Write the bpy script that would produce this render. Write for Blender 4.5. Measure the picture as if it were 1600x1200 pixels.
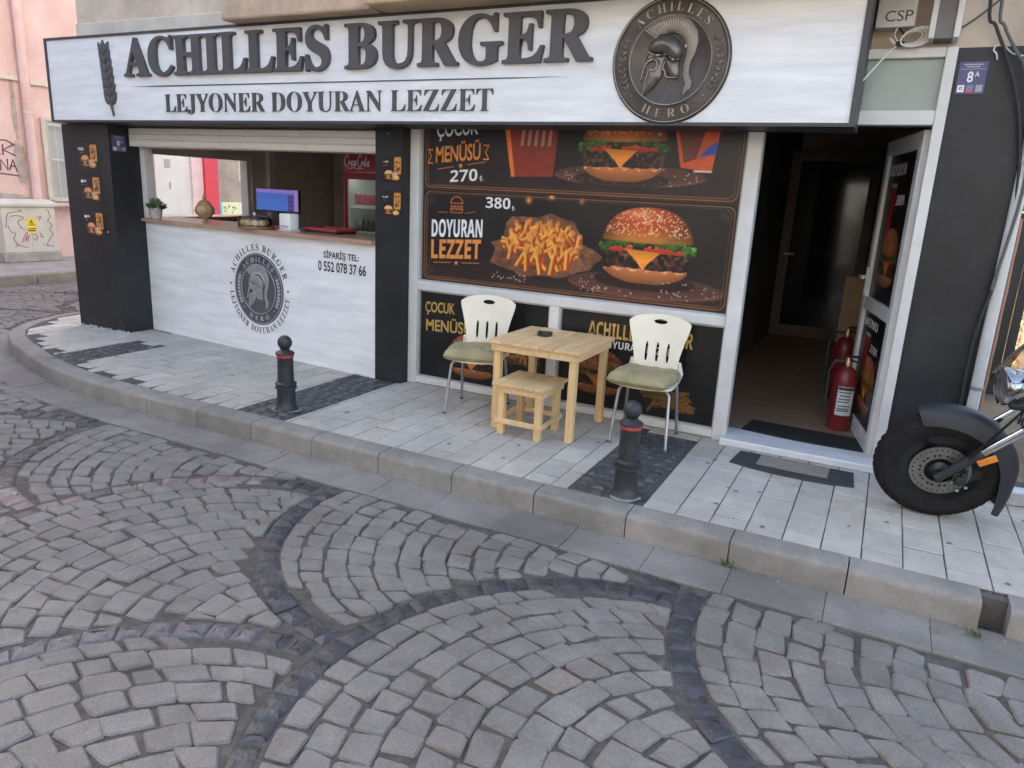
import bpy, bmesh, math, random
import numpy as np
from mathutils import Vector, Matrix
from mathutils.geometry import delaunay_2d_cdt

random.seed(7); RNG = np.random.default_rng(7)
S = bpy.context.scene
for o in list(bpy.data.objects): bpy.data.objects.remove(o)
COL = bpy.context.collection
PI = math.pi; rad = math.radians

# ---------------------------------------------------------------- camera
FPX, YAW, PITCH, ROLL = 1141.92, rad(26.418), rad(14.647), rad(2.922)
CAM = Vector((0.0, -5.0354, 1.6))
fwd = Vector((-math.sin(YAW)*math.cos(PITCH), math.cos(YAW)*math.cos(PITCH), -math.sin(PITCH)))
rgt = Vector((math.cos(YAW), math.sin(YAW), 0)); upv = rgt.cross(fwd)
rgt, upv = math.cos(ROLL)*rgt + math.sin(ROLL)*upv, -math.sin(ROLL)*rgt + math.cos(ROLL)*upv
cd = bpy.data.cameras.new('camera'); cam = bpy.data.objects.new('camera', cd); COL.objects.link(cam)
cd.sensor_width = 36; cd.lens = FPX/1600*36; cd.clip_start = 0.05; cd.clip_end = 800
M = Matrix((rgt, upv, -fwd)).transposed().to_4x4(); M.translation = CAM
cam.matrix_world = M; S.camera = cam
def ray(x, y): return fwd + rgt*((x-800)/FPX) - upv*((y-600)/FPX)
def onz(x, y, z=0.0): d = ray(x, y); return CAM + d*((z-CAM.z)/d.z)
def ony(x, y, Y=0.0): d = ray(x, y); return CAM + d*((Y-CAM.y)/d.y)
def onx(x, y, X=0.0): d = ray(x, y); return CAM + d*((X-CAM.x)/d.x)
def pix(p):
    d = Vector(p)-CAM; z = d.dot(fwd)
    if z < 0.05: return (-1e5, -1e5)
    return (800+FPX*d.dot(rgt)/z, 600-FPX*d.dot(upv)/z)

# ---------------------------------------------------------------- light
SUN_AZ, SUN_EL = rad(55), rad(26)          # azimuth left of the facade's inward normal (+y)
sund = Vector((-math.sin(SUN_AZ)*math.cos(SUN_EL), math.cos(SUN_AZ)*math.cos(SUN_EL), math.sin(SUN_EL)))
W = bpy.data.worlds.new('World'); S.world = W; W.use_nodes = True
nt = W.node_tree; bg = nt.nodes['Background']
sky = nt.nodes.new('ShaderNodeTexSky'); sky.sky_type = 'NISHITA'; sky.sun_disc = False
sky.sun_elevation = SUN_EL; sky.sun_rotation = -SUN_AZ
sky.air_density = 1.0; sky.dust_density = 5.0; sky.ozone_density = 0.6; sky.altitude = 0
nt.links.new(sky.outputs[0], bg.inputs[0]); bg.inputs[1].default_value = 0.15
sl = bpy.data.lights.new('sun', 'SUN'); sl.energy = 2.1; sl.angle = rad(0.5); sl.color = (1, .93, .82)
so = bpy.data.objects.new('sun', sl); COL.objects.link(so); so.location = (-20, 30, 30)
so.rotation_euler = sund.to_track_quat('Z', 'Y').to_euler()
S.view_settings.view_transform = 'Standard'; S.view_settings.look = 'None'
S.view_settings.gamma = 1; S.view_settings.use_curve_mapping = False
S.view_settings.exposure = 2.6
S.render.engine = 'CYCLES'

# ---------------------------------------------------------------- materials
MATS = {}
def mat(name, col, rough=.6, var=.12, scale=6., bump=0., bscale=None, metal=0., spec=.5, stretch=(1,1,1), attr=None,
        col2=None, detail=6., alpha=1., trans=0., emit=None, estr=0., coat=0., rnd=0., dirt=0., speck=0.):
    """principled material with noise-driven colour variation, fine relief and wear"""
    if name in MATS: return MATS[name]
    m = bpy.data.materials.new(name); m.use_nodes = True; t = m.node_tree; N = t.nodes; L = t.links
    b = N['Principled BSDF']; b.inputs['Roughness'].default_value = rough; b.inputs['Metallic'].default_value = metal
    b.inputs['Specular IOR Level'].default_value = spec; b.inputs['Alpha'].default_value = alpha
    b.inputs['Transmission Weight'].default_value = trans; b.inputs['Coat Weight'].default_value = coat
    tc = N.new('ShaderNodeTexCoord'); mp = N.new('ShaderNodeMapping'); mp.inputs['Scale'].default_value = stretch
    L.new(tc.outputs['Object'], mp.inputs[0])
    n = N.new('ShaderNodeTexNoise'); n.inputs['Scale'].default_value = scale; n.inputs['Detail'].default_value = detail
    n.inputs['Roughness'].default_value = .62
    L.new(mp.outputs[0], n.inputs[0])
    r = N.new('ShaderNodeValToRGB'); e = r.color_ramp.elements
    c = Vector(col); c2 = Vector(col2) if col2 else c*(1+var); c1 = c*(1-var)
    e[0].position = .32; e[1].position = .68
    e[0].color = (*c1, 1); e[1].color = (*c2, 1)
    L.new(n.outputs['Fac'], r.inputs[0]); out = r.outputs[0]
    def mul(a, bsock):
        x = N.new('ShaderNodeMix'); x.data_type = 'RGBA'; x.blend_type = 'MULTIPLY'; x.inputs[0].default_value = 1
        L.new(a, x.inputs[6]); L.new(bsock, x.inputs[7]); return x.outputs[2]
    if attr:
        a = N.new('ShaderNodeAttribute'); a.attribute_name = attr; out = mul(out, a.outputs['Color'])
    if rnd:
        oi = N.new('ShaderNodeObjectInfo'); mr = N.new('ShaderNodeMapRange'); mr.inputs[3].default_value = 1-rnd; mr.inputs[4].default_value = 1+rnd
        L.new(oi.outputs['Random'], mr.inputs[0]); cc = N.new('ShaderNodeCombineColor')
        for i in range(3): L.new(mr.outputs[0], cc.inputs[i])
        out = mul(out, cc.outputs[0])
    if dirt:
        n3 = N.new('ShaderNodeTexNoise'); n3.inputs['Scale'].default_value = 1.3; n3.inputs['Detail'].default_value = 8; n3.inputs['Roughness'].default_value = .7
        gm = N.new('ShaderNodeNewGeometry'); L.new(gm.outputs['Position'], n3.inputs[0])
        r3 = N.new('ShaderNodeValToRGB'); r3.color_ramp.elements[0].position = .42; r3.color_ramp.elements[1].position = .6
        r3.color_ramp.elements[0].color = (1-dirt, 1-dirt*1.05, 1-dirt*1.1, 1); r3.color_ramp.elements[1].color = (1, 1, 1, 1)
        L.new(n3.outputs['Fac'], r3.inputs[0]); out = mul(out, r3.outputs[0])
    if speck:                                                          # crystalline speckle
        n4 = N.new('ShaderNodeTexNoise'); n4.inputs['Scale'].default_value = 170; n4.inputs['Detail'].default_value = 3; n4.inputs['Roughness'].default_value = .8
        gm4 = N.new('ShaderNodeNewGeometry'); L.new(gm4.outputs['Position'], n4.inputs[0])
        r4 = N.new('ShaderNodeValToRGB'); r4.color_ramp.elements[0].position = .35; r4.color_ramp.elements[1].position = .65
        r4.color_ramp.elements[0].color = (1-speck,)*3+(1,); r4.color_ramp.elements[1].color = (1+speck*.6,)*3+(1,)
        L.new(n4.outputs['Fac'], r4.inputs[0]); out = mul(out, r4.outputs[0])
    L.new(out, b.inputs['Base Color'])
    rr = N.new('ShaderNodeMapRange'); rr.inputs[3].default_value = max(0.02, rough-.08); rr.inputs[4].default_value = min(1, rough+.08)
    L.new(n.outputs['Fac'], rr.inputs[0]); L.new(rr.outputs[0], b.inputs['Roughness'])
    if bump:
        n2 = N.new('ShaderNodeTexNoise'); n2.inputs['Scale'].default_value = bscale or scale*6; n2.inputs['Detail'].default_value = 5
        L.new(mp.outputs[0], n2.inputs[0]); bp = N.new('ShaderNodeBump'); bp.inputs['Strength'].default_value = bump; bp.inputs['Distance'].default_value = .01
        L.new(n2.outputs['Fac'], bp.inputs['Height']); L.new(bp.outputs[0], b.inputs['Normal'])
    if emit:
        b.inputs['Emission Color'].default_value = (*emit, 1); b.inputs['Emission Strength'].default_value = estr
    MATS[name] = m; return m

def vcol_mat(name, rough=.35, emis=0.):
    if name in MATS: return MATS[name]
    m = bpy.data.materials.new(name); m.use_nodes = True; t = m.node_tree; b = t.nodes['Principled BSDF']
    a = t.nodes.new('ShaderNodeAttribute'); a.attribute_name = 'print'
    t.links.new(a.outputs['Color'], b.inputs['Base Color']); b.inputs['Roughness'].default_value = rough
    if emis:
        t.links.new(a.outputs['Color'], b.inputs['Emission Color']); b.inputs['Emission Strength'].default_value = emis
    MATS[name] = m; return m

def glass_mat(name, tint=(.9, .95, .93), rough=.02, mix=.8):
    """thin pane: mostly clear, with a real reflection"""
    if name in MATS: return MATS[name]
    m = bpy.data.materials.new(name); m.use_nodes = True; t = m.node_tree; N = t.nodes; L = t.links
    N.remove(N['Principled BSDF']); o = N['Material Output']
    tr = N.new('ShaderNodeBsdfTransparent'); tr.inputs[0].default_value = (*tint, 1)
    gl = N.new('ShaderNodeBsdfGlossy'); gl.inputs['Roughness'].default_value = rough
    fr = N.new('ShaderNodeFresnel'); fr.inputs[0].default_value = 1.5
    mx = N.new('ShaderNodeMixShader'); L.new(fr.outputs[0], mx.inputs[0]); L.new(tr.outputs[0], mx.inputs[1]); L.new(gl.outputs[0], mx.inputs[2])
    L.new(mx.outputs[0], o.inputs[0]); MATS[name] = m; return m

# ---------------------------------------------------------------- object helpers
def tag(o, label=None, cat=None, group=None, kind=None):
    if label: o['label'] = label
    if cat: o['category'] = cat
    if group: o['group'] = group
    if kind: o['kind'] = kind
    return o
def thing(name, label, cat, loc=(0, 0, 0), rz=0., group=None):
    o = bpy.data.objects.new(name, None); o.empty_display_size = .1; COL.objects.link(o)
    o.location = loc; o.rotation_euler = (0, 0, rz); return tag(o, label, cat, group)
def link(name, me, m, parent=None, loc=None):
    o = bpy.data.objects.new(name, me); COL.objects.link(o)
    if m is not None and not me.materials: me.materials.append(m)
    if parent: o.parent = parent
    if loc: o.location = loc
    return o
def copy_tree(o, parent=None):
    c = o.copy(); COL.objects.link(c); c.parent = parent
    for ch in list(o.children): copy_tree(ch, c)
    return c

class MB:
    """collects shapes; build() links them as one mesh object"""
    def __init__(s): s.v = []; s.f = []; s.c = []
    def add(s, v, f):
        k = len(s.v); s.v += [tuple(p) for p in v]; s.f += [tuple(i+k for i in q) for q in f]; return s
    def box(s, x0, x1, y0, y1, z0, z1, bev=0., mtx=None):
        if bev <= 0:
            v = [(x, y, z) for z in (z0, z1) for y in (y0, y1) for x in (x0, x1)]
            f = [(0, 2, 3, 1), (4, 5, 7, 6), (0, 1, 5, 4), (2, 6, 7, 3), (0, 4, 6, 2), (1, 3, 7, 5)]
        else:
            bm = bmesh.new(); bmesh.ops.create_cube(bm, size=1)
            for q in bm.verts: q.co = ((x0+x1)/2+q.co.x*(x1-x0), (y0+y1)/2+q.co.y*(y1-y0), (z0+z1)/2+q.co.z*(z1-z0))
            bmesh.ops.bevel(bm, geom=bm.edges[:], offset=bev, segments=2, affect='EDGES', profile=.5)
            bm.verts.index_update(); v = [tuple(q.co) for q in bm.verts]; f = [tuple(q.index for q in p.verts) for p in bm.faces]; bm.free()
        if mtx is not None: v = [tuple(mtx @ Vector(p)) for p in v]
        return s.add(v, f)
    def cyl(s, p0, p1, r0, r1=None, n=12, caps=True):
        return s.tube([p0, p1], [r0, r0 if r1 is None else r1], n, caps)
    def tube(s, pts, r, n=8, caps=True):
        pts = [Vector(p) for p in pts]; m = len(pts); rs = r if isinstance(r, (list, tuple)) else [r]*m
        v = []; a = None
        for i, p in enumerate(pts):
            d = (pts[min(i+1, m-1)]-pts[max(i-1, 0)]).normalized()
            if a is None: a = d.orthogonal().normalized()
            a = (a-d*a.dot(d)).normalized(); b = d.cross(a)
            v += [p+(a*math.cos(2*PI*k/n)+b*math.sin(2*PI*k/n))*rs[i] for k in range(n)]
        f = [(i*n+k, i*n+(k+1) % n, (i+1)*n+(k+1) % n, (i+1)*n+k) for i in range(m-1) for k in range(n)]
        if caps: f += [tuple(range(n-1, -1, -1)), tuple((m-1)*n+k for k in range(n))]
        return s.add(v, f)
    def lathe(s, prof, n=24, org=(0, 0, 0), axis='z', a0=0, a1=2*PI, mtx=None):
        o = Vector(org); v = []; full = abs(a1-a0-2*PI) < 1e-6; q = n if full else n+1
        for (r, h) in prof:
            for k in range(q):
                t = a0+(a1-a0)*k/n; c, d = r*math.cos(t), r*math.sin(t)
                p = Vector((c, d, h) if axis == 'z' else ((c, h, d) if axis == 'y' else (h, c, d)))
                v.append(o+(mtx @ p if mtx is not None else p))
        f = []
        for i in range(len(prof)-1):
            for k in range(n):
                k2 = (k+1) % q; f.append((i*q+k, i*q+k2, (i+1)*q+k2, (i+1)*q+k))
        if full:
            if prof[0][0] > 1e-4: f.append(tuple(range(n-1, -1, -1)))
            if prof[-1][0] > 1e-4: f.append(tuple((len(prof)-1)*n+k for k in range(n)))
        return s.add(v, f)
    def ball(s, c, r, n=12, sc=(1, 1, 1)):
        c = Vector(c); m = max(4, n//2)
        v = [c+Vector((0, 0, -r*sc[2]))]
        for i in range(1, m):
            ph = -PI/2+PI*i/m
            v += [c+Vector((r*sc[0]*math.cos(ph)*math.cos(2*PI*k/n), r*sc[1]*math.cos(ph)*math.sin(2*PI*k/n), r*sc[2]*math.sin(ph))) for k in range(n)]
        v.append(c+Vector((0, 0, r*sc[2]))); last = len(v)-1
        f = [(0, 1+(k+1) % n, 1+k) for k in range(n)]
        for i in range(m-2):
            f += [(1+i*n+k, 1+i*n+(k+1) % n, 1+(i+1)*n+(k+1) % n, 1+(i+1)*n+k) for k in range(n)]
        f += [(1+(m-2)*n+k, 1+(m-2)*n+(k+1) % n, last) for k in range(n)]
        return s.add(v, f)
    def prism(s, poly, y0, y1, plane='xz'):
        """polygon in the xz plane (or xy) extruded between two depths"""
        n = len(poly)
        P = (lambda a, b, t: (a, t, b)) if plane == 'xz' else (lambda a, b, t: (a, b, t))
        v = [P(a, b, y0) for a, b in poly]+[P(a, b, y1) for a, b in poly]
        f = [tuple(range(n)), tuple(range(2*n-1, n-1, -1))]+[(i, (i+1) % n, n+(i+1) % n, n+i) for i in range(n)]
        return s.add(v, f)
    def quad(s, a, b, c, d): return s.add([a, b, c, d], [(0, 1, 2, 3)])
    def mesh(s, name, smooth=False, fix=True):
        me = bpy.data.meshes.new(name); me.from_pydata([tuple(p) for p in s.v], [], s.f)
        if fix:
            bm = bmesh.new(); bm.from_mesh(me); bmesh.ops.recalc_face_normals(bm, faces=bm.faces[:]); bm.to_mesh(me); bm.free()
        if smooth:
            for p in me.polygons: p.use_smooth = True
            if smooth != 'all': me.set_sharp_from_angle(angle=rad(38))
        return me
    def build(s, name, m, parent=None, smooth=False, loc=None): return link(name, s.mesh(name, smooth), m, parent, loc)

# flat sheets with holes, thickened or inflated
def inside(pts, poly):
    x, y = pts[:, 0], pts[:, 1]; r = np.zeros(len(pts), bool); n = len(poly)
    for i in range(n):
        (x1, y1), (x2, y2) = poly[i], poly[(i+1) % n]
        if y1 == y2: continue
        c = (y1 > y) != (y2 > y); r ^= c & (x < (x2-x1)*(y-y1)/(y2-y1)+x1)
    return r
def dist_poly(pts, poly):
    d = np.full(len(pts), 1e9); n = len(poly)
    for i in range(n):
        a = np.array(poly[i], float); b = np.array(poly[(i+1) % n], float); ab = b-a; L = ab@ab+1e-12
        t = np.clip(((pts-a)@ab)/L, 0, 1); q = a+t[:, None]*ab; d = np.minimum(d, np.hypot(*(pts-q).T))
    return d
def resample(poly, step):
    out = []
    for i in range(len(poly)):
        a = Vector(poly[i]); b = Vector(poly[(i+1) % len(poly)]); k = max(1, int(round((b-a).length/step)))
        out += [tuple(a+(b-a)*(j/k)) for j in range(k)]
    return out
def sheet(outer, holes=(), step=.02):
    """triangulated 2d sheet -> (verts2d, faces, boundary distance)"""
    outer = resample(outer, step); holes = [resample(h, step) for h in holes]
    A = np.array(outer); lo, hi = A.min(0), A.max(0)
    gx, gy = np.meshgrid(np.arange(lo[0]+step*.5, hi[0], step), np.arange(lo[1]+step*.5, hi[1], step*.866))
    gx = gx+(np.arange(gx.shape[0]) % 2)[:, None]*step*.5
    G = np.stack([gx.ravel(), gy.ravel()], 1)
    ok = inside(G, outer); d = dist_poly(G, outer)
    for h in holes: ok &= ~inside(G, h); d = np.minimum(d, dist_poly(G, h))
    G = G[ok & (d > step*.45)]
    v = [Vector(p) for p in outer]; e = []
    def loop(k0, n): return [(k0+i, k0+(i+1) % n) for i in range(n)]
    e += loop(0, len(outer)); k = len(outer)
    for h in holes: v += [Vector(p) for p in h]; e += loop(k, len(h)); k += len(h)
    v += [Vector(p) for p in G]
    r = delaunay_2d_cdt(v, e, [], 0, 1e-6); V = np.array([tuple(p) for p in r[0]]); F = [tuple(f) for f in r[2]]
    if F:
        Cn = np.array([V[list(f)].mean(0) for f in F]); ok = inside(Cn, outer)
        for h in holes: ok &= ~inside(Cn, h)
        F = [f for f, q in zip(F, ok) if q]
    d = dist_poly(V, outer)
    for h in holes: d = np.minimum(d, dist_poly(V, h))
    return V, F, d
def border_edges(F):
    c = {}
    for f in F:
        for i in range(len(f)):
            a, b = f[i], f[(i+1) % len(f)]; c[(a, b)] = 1
    return [e for e in c if (e[1], e[0]) not in c]
def thick(outer, holes, step, fn, t):
    """sheet bent by fn(u,v,side)->(x,y,z) with side 0 front, 1 back"""
    V, F, d = sheet(outer, holes, step); n = len(V); mb = MB()
    vv = [fn(u, v, 0) for u, v in V]+[fn(u, v, 1) for u, v in V]
    ff = [f for f in F]+[tuple(i+n for i in reversed(f)) for f in F]+[(a, b, b+n, a+n) for a, b in border_edges(F)]
    return mb.add(vv, ff)
def inflate(mb, poly, y, h, step, holes=(), org=(0, 0), sc=1., flat=0., base=0.):
    """relief of a polygon in the xz plane standing out towards -y by up to h"""
    V, F, d = sheet(poly, holes, step)
    if not F: return mb
    dm = max(d.max(), 1e-6); n = len(V)
    hh = base+h*(flat+(1-flat)*np.sqrt(np.clip(d/dm, 0, 1)))
    vv = [(org[0]+sc*u, y-sc*q, org[1]+sc*v) for (u, v), q in zip(V, hh)]
    bd = border_edges(F); k = len(vv); idx = {}
    for a, b in bd:
        for q in (a, b):
            if q not in idx: idx[q] = k; k += 1; vv.append((vv[q][0], y, vv[q][2]))
    return mb.add(vv, list(F)+[(a, b, idx[b], idx[a]) for a, b in bd])

# lettering: math-bold glyphs give a serif, math-sans-bold a heavy sans, math-script a script hand
def serif(t): return ''.join(chr(0x1D400+ord(c)-65) if 'A' <= c <= 'Z' else c for c in t)
def sansb(t): return ''.join(chr(0x1D5D4+ord(c)-65) if 'A' <= c <= 'Z' else (chr(0x1D7EC+ord(c)-48) if '0' <= c <= '9' else c) for c in t)
def script(t): return ''.join(chr(0x1D4D0+ord(c)-65) if 'A' <= c <= 'Z' else (chr(0x1D4EA+ord(c)-97) if 'a' <= c <= 'z' else c) for c in t)
_tc = {}
def text_raw(body, ext=0., off=0., bev=0., res=4):
    k = (body, ext, off, bev, res)
    if k in _tc: return _tc[k]
    c = bpy.data.curves.new('lettering', 'FONT'); c.body = body; c.size = 1; c.extrude = ext; c.offset = off; c.bevel_depth = bev; c.bevel_resolution = 1
    c.resolution_u = res
    o = bpy.data.objects.new('lettering', c); COL.objects.link(o); dg = bpy.context.evaluated_depsgraph_get(); dg.update()
    me = o.evaluated_get(dg).to_mesh(); n = len(me.vertices); v = np.empty(n*3); me.vertices.foreach_get('co', v)
    f = [tuple(p.vertices) for p in me.polygons]; bpy.data.objects.remove(o); bpy.data.curves.remove(c)
    v = v.reshape(-1, 3); q, ix, inv = np.unique(np.round(v, 5), axis=0, return_index=True, return_inverse=True); inv = inv.ravel()
    f = [tuple(dict.fromkeys(int(inv[i]) for i in p)) for p in f]; f = [p for p in f if len(p) > 2]
    _tc[k] = (q, f); return _tc[k]
def text_fit(mb, body, x0, x1, z0, z1, y, depth=0., off=0., skew=0., rise=0., bev=0.):
    """lettering on the xz plane filling the given box, standing out towards -y by depth"""
    v, f = text_raw(body, .1 if depth else 0., off, bev); lo, hi = v.min(0), v.max(0)
    u = (v[:, 0]-lo[0])/(hi[0]-lo[0]); w = (v[:, 1]-lo[1])/(hi[1]-lo[1])
    q = (v[:, 2]-lo[2])/(hi[2]-lo[2]) if depth else np.zeros(len(v))
    X = x0+u*(x1-x0)+skew*w*(z1-z0); Z = z0+w*(z1-z0)+rise*u
    return mb.add(np.stack([X, y-q*depth, Z], 1).tolist(), f)
def text_arc(mb, body, cx, cz, r, a0, a1, h, y, depth=.0, inward=False, off=0., ws=1.):
    """letters spread evenly over an arc; inward = feet towards the rim (reads along the bottom)"""
    raw = [text_raw(c, .1 if depth else 0., off) if c != ' ' else None for c in body]
    w = [(q[0][:, 0].max()-q[0][:, 0].min() if q else .28)+.09 for q in raw]; tot = sum(w); s = 0
    hh = text_raw(serif('E') if ord(body[0]) > 1000 else 'E')[0]; cap = hh[:, 1].max()
    for q, wi in zip(raw, w):
        t = (s+wi/2)/tot; s += wi
        if not q: continue
        a = a0+(a1-a0)*t; v, f = q; lx = (v[:, 0]-(v[:, 0].max()+v[:, 0].min())/2)*h/cap*ws; ly = v[:, 1]*h/cap
        dz = (v[:, 2]-v[:, 2].min())/max(1e-6, (v[:, 2].max()-v[:, 2].min()))*depth if depth else np.zeros(len(v))
        if inward: R = r+h-ly; X = cx+R*math.cos(a)-lx*math.sin(a); Z = cz+R*math.sin(a)+lx*math.cos(a)
        else: R = r+ly; X = cx+R*math.cos(a)+lx*math.sin(a); Z = cz+R*math.sin(a)-lx*math.cos(a)
        mb.add(np.stack([X, y-dz, Z], 1).tolist(), f)
    return mb
def islands(mb):
    """split a collection of shapes into connected pieces"""
    n = len(mb.v); p = list(range(n))
    def find(a):
        while p[a] != a: p[a] = p[p[a]]; a = p[a]
        return a
    for f in mb.f:
        r = find(f[0])
        for q in f[1:]: p[find(q)] = r
    g = {}
    for f in mb.f: g.setdefault(find(f[0]), []).append(f)
    out = []
    for fs in g.values():
        ids = sorted({i for f in fs for i in f}); mp = {a: k for k, a in enumerate(ids)}
        m = MB(); m.v = [mb.v[i] for i in ids]; m.f = [tuple(mp[i] for i in f) for f in fs]; out.append(m)
    return sorted(out, key=lambda m: min(q[0] for q in m.v))
# ================================================================ ground, road, kerb, pavement
def struct(name, mb, m, parent=None, smooth=False):
    o = mb.build(name, m, parent, smooth); o['kind'] = 'structure'; return o
m_earth = mat('dry_earth', (.22, .15, .085), .95, .3, 1.2, .6, 18, col2=(.30, .21, .12), dirt=.3)
m_joint = mat('joint_sand', (.08, .072, .062), .95, .4, 20, .6, 60)
m_stone = mat('granite_setts', (.218, .201, .181), .82, .14, 9, .55, 55, attr='tint', dirt=.15, spec=.3, speck=.28)
m_basalt = mat('basalt_setts', (.05, .049, .054), .5, .35, 14, .8, 40, attr='tint', spec=.5)
m_gutter = mat('gutter_concrete', (.225, .208, .188), .88, .14, 3, .35, 70, dirt=.25, attr='tint', speck=.15)
m_kerb = mat('kerb_concrete', (.275, .255, .225), .88, .14, 7, .35, 90, dirt=.25, attr='tint', speck=.15)
m_paver = mat('pavers', (.51, .475, .415), .85, .08, 10, .3, 130, dirt=.16, attr='tint', spec=.3, speck=.2)
m_mortar = mat('paver_joint', (.07, .065, .058), .95, .3, 25)

KERB = [(9, -1.6), (-4.6, -1.585), (-5.3, -1.565), (-5.9, -1.50), (-6.45, -1.38), (-6.93, -1.225), (-7.4, -1.06), (-7.8, -.84),
        (-8.12, -.5), (-8.32, -.1), (-8.40, .4), (-8.43, 1.2), (-8.45, 16)]
def smooth_path(p, step=.05):
    P = [Vector(q) for q in p]; out = []
    for i in range(len(P)-1):
        a, b = P[i], P[i+1]; L = (b-a).length
        a0 = P[max(i-1, 0)]; b1 = P[min(i+2, len(P)-1)]
        ta = (b-a0).normalized()*L; tb = (b1-a).normalized()*L
        k = max(1, int(L/step))
        for j in range(k):
            t = j/k; h = (2*t**3-3*t*t+1, t**3-2*t*t+t, -2*t**3+3*t*t, t**3-t*t)
            out.append(a*h[0]+ta*h[1]+b*h[2]+tb*h[3] if i else a+(b-a)*t)
    out.append(P[-1]); return out
KP = smooth_path(KERB); KA = np.array([tuple(p) for p in KP])
KS = np.concatenate([[0], np.cumsum(np.hypot(*np.diff(KA, axis=0).T))])
def kat(s, off):
    """point on the kerb path at arc length s, off metres towards the pavement"""
    x = np.interp(s, KS, KA[:, 0]); y = np.interp(s, KS, KA[:, 1])
    x2 = np.interp(s+.06, KS, KA[:, 0]); y2 = np.interp(s+.06, KS, KA[:, 1]); x1 = np.interp(s-.06, KS, KA[:, 0]); y1 = np.interp(s-.06, KS, KA[:, 1])
    d = Vector((x2-x1, y2-y1)).normalized(); n = Vector((d.y, -d.x))
    return Vector((x, y))+n*off
def kerb_dist(pts): return dist_poly_open(pts, KA)
def dist_poly_open(pts, A):
    d = np.full(len(pts), 1e9)
    for i in range(0, len(A)-1):
        a, b = A[i], A[i+1]; ab = b-a; t = np.clip(((pts-a)@ab)/(ab@ab+1e-12), 0, 1); q = a+t[:, None]*ab
        d = np.minimum(d, np.hypot(*(pts-q).T))
    return d
KSP = np.array([tuple(kat(s, 0)) for s in np.arange(0, KS[-1], .25)])
PAVE = [tuple(p) for p in KSP]+[(-8.45, 16), (9, 16)]

ground = struct('ground', MB().quad((-150, -150, -.30), (150, -150, -.30), (150, 150, -.30), (-150, 150, -.30)), m_earth)
road = struct('road', MB().add([(-11.9, -30, -.152), (40, -30, -.152), (40, -1.7, -.152), (-8.3, -1.7, -.152), (-8.3, 40, -.152), (-11.9, 40, -.152)], [(0, 1, 2, 3, 4, 5)]), m_joint)

def tint_mesh(name, blocks):
    """blocks: list of (verts, faces, rgb) joined into one mesh with a tint attribute"""
    v = []; f = []; c = []
    for bv, bf, bc in blocks:
        k = len(v); v += bv; f += [tuple(i+k for i in q) for q in bf]; c += [(*bc, 1)]*len(bv)
    me = bpy.data.meshes.new(name); me.from_pydata(v, [], f)
    a = me.color_attributes.new('tint', 'FLOAT_COLOR', 'POINT'); a.data.foreach_set('color', np.array(c, np.float32).ravel())
    return me
def sett(poly, ztop, depth=.05, bev=.012, ch=.25, dome=.004, jit=.006, tilt=.015):
    """a worn stone from a convex quad: chamfered corners, rounded top edge, slightly tilted crown"""
    P = [Vector(p) for p in poly]; c = sum(P, Vector((0, 0)))/len(P); ring = []
    n = len(P)
    for i in range(n):
        a, p, b = P[i-1], P[i], P[(i+1) % n]; k = ch*random.uniform(.5, 1.2)
        ring.append(p+(a-p)*k*.5+Vector((random.uniform(-jit, jit), random.uniform(-jit, jit)))); ring.append(p+(b-p)*k*.5)
    tx, ty = random.gauss(0, tilt), random.gauss(0, tilt); m = len(ring); v = []
    for q in ring: v.append((q.x, q.y, ztop-depth))
    for q in ring: v.append((q.x, q.y, ztop-bev*random.uniform(.9, 1.5)+tx*(q.x-c.x)+ty*(q.y-c.y)))
    for q in ring:
        w = c+(q-c)*max(.3, 1-1.25*bev/max(.02, (q-c).length)); v.append((w.x, w.y, ztop-dome*.4+tx*(w.x-c.x)+ty*(w.y-c.y)))
    for q in ring:
        w = c+(q-c)*.45; v.append((w.x, w.y, ztop+dome*random.uniform(-.3, 1)+tx*(w.x-c.x)+ty*(w.y-c.y)))
    f = [(i, (i+1) % m, m+(i+1) % m, m+i) for i in range(m)]+[(m+i, m+(i+1) % m, 2*m+(i+1) % m, 2*m+i) for i in range(m)]
    f += [(2*m+i, 2*m+(i+1) % m, 3*m+(i+1) % m, 3*m+i) for i in range(m)]
    f += [tuple(3*m+i for i in range(m))]
    return v, f
def area(p): return .5*sum(p[i][0]*p[(i+1) % len(p)][1]-p[(i+1) % len(p)][0]*p[i][1] for i in range(len(p)))
def pix_area(v):
    q = [pix(p) for p in v]; xs = [a for a, b in q]; ys = [b for a, b in q]; cx, cy = sum(xs)/len(xs), sum(ys)/len(ys)
    if not (-20 < cx < 1620 and -20 < cy < 1220): return 0
    return (max(xs)-min(xs))*(max(ys)-min(ys))
def place_pieces(blocks, name, rest, parent, m, limit=300, sharp=30):
    """blocks: (verts, faces, rgb, mat). The largest in view are parts of their own, the others join one part."""
    blocks = sorted(blocks, key=lambda b: -pix_area(b[0]))
    for b in blocks[:limit]:
        me = tint_mesh(name, [b[:3]])
        for p in me.polygons: p.use_smooth = True
        me.set_sharp_from_angle(angle=rad(sharp)); link(name, me, b[3] if len(b) > 3 else m, parent)
    groups = {}
    for b in blocks[limit:]: groups.setdefault(b[3].name if len(b) > 3 else m.name, []).append(b)
    for k, g in groups.items():
        me = tint_mesh(rest, [b[:3] for b in g])
        for p in me.polygons: p.use_smooth = True
        me.set_sharp_from_angle(angle=rad(sharp)); o = link(rest, me, bpy.data.materials[k], parent); o['kind'] = 'stuff'

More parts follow.
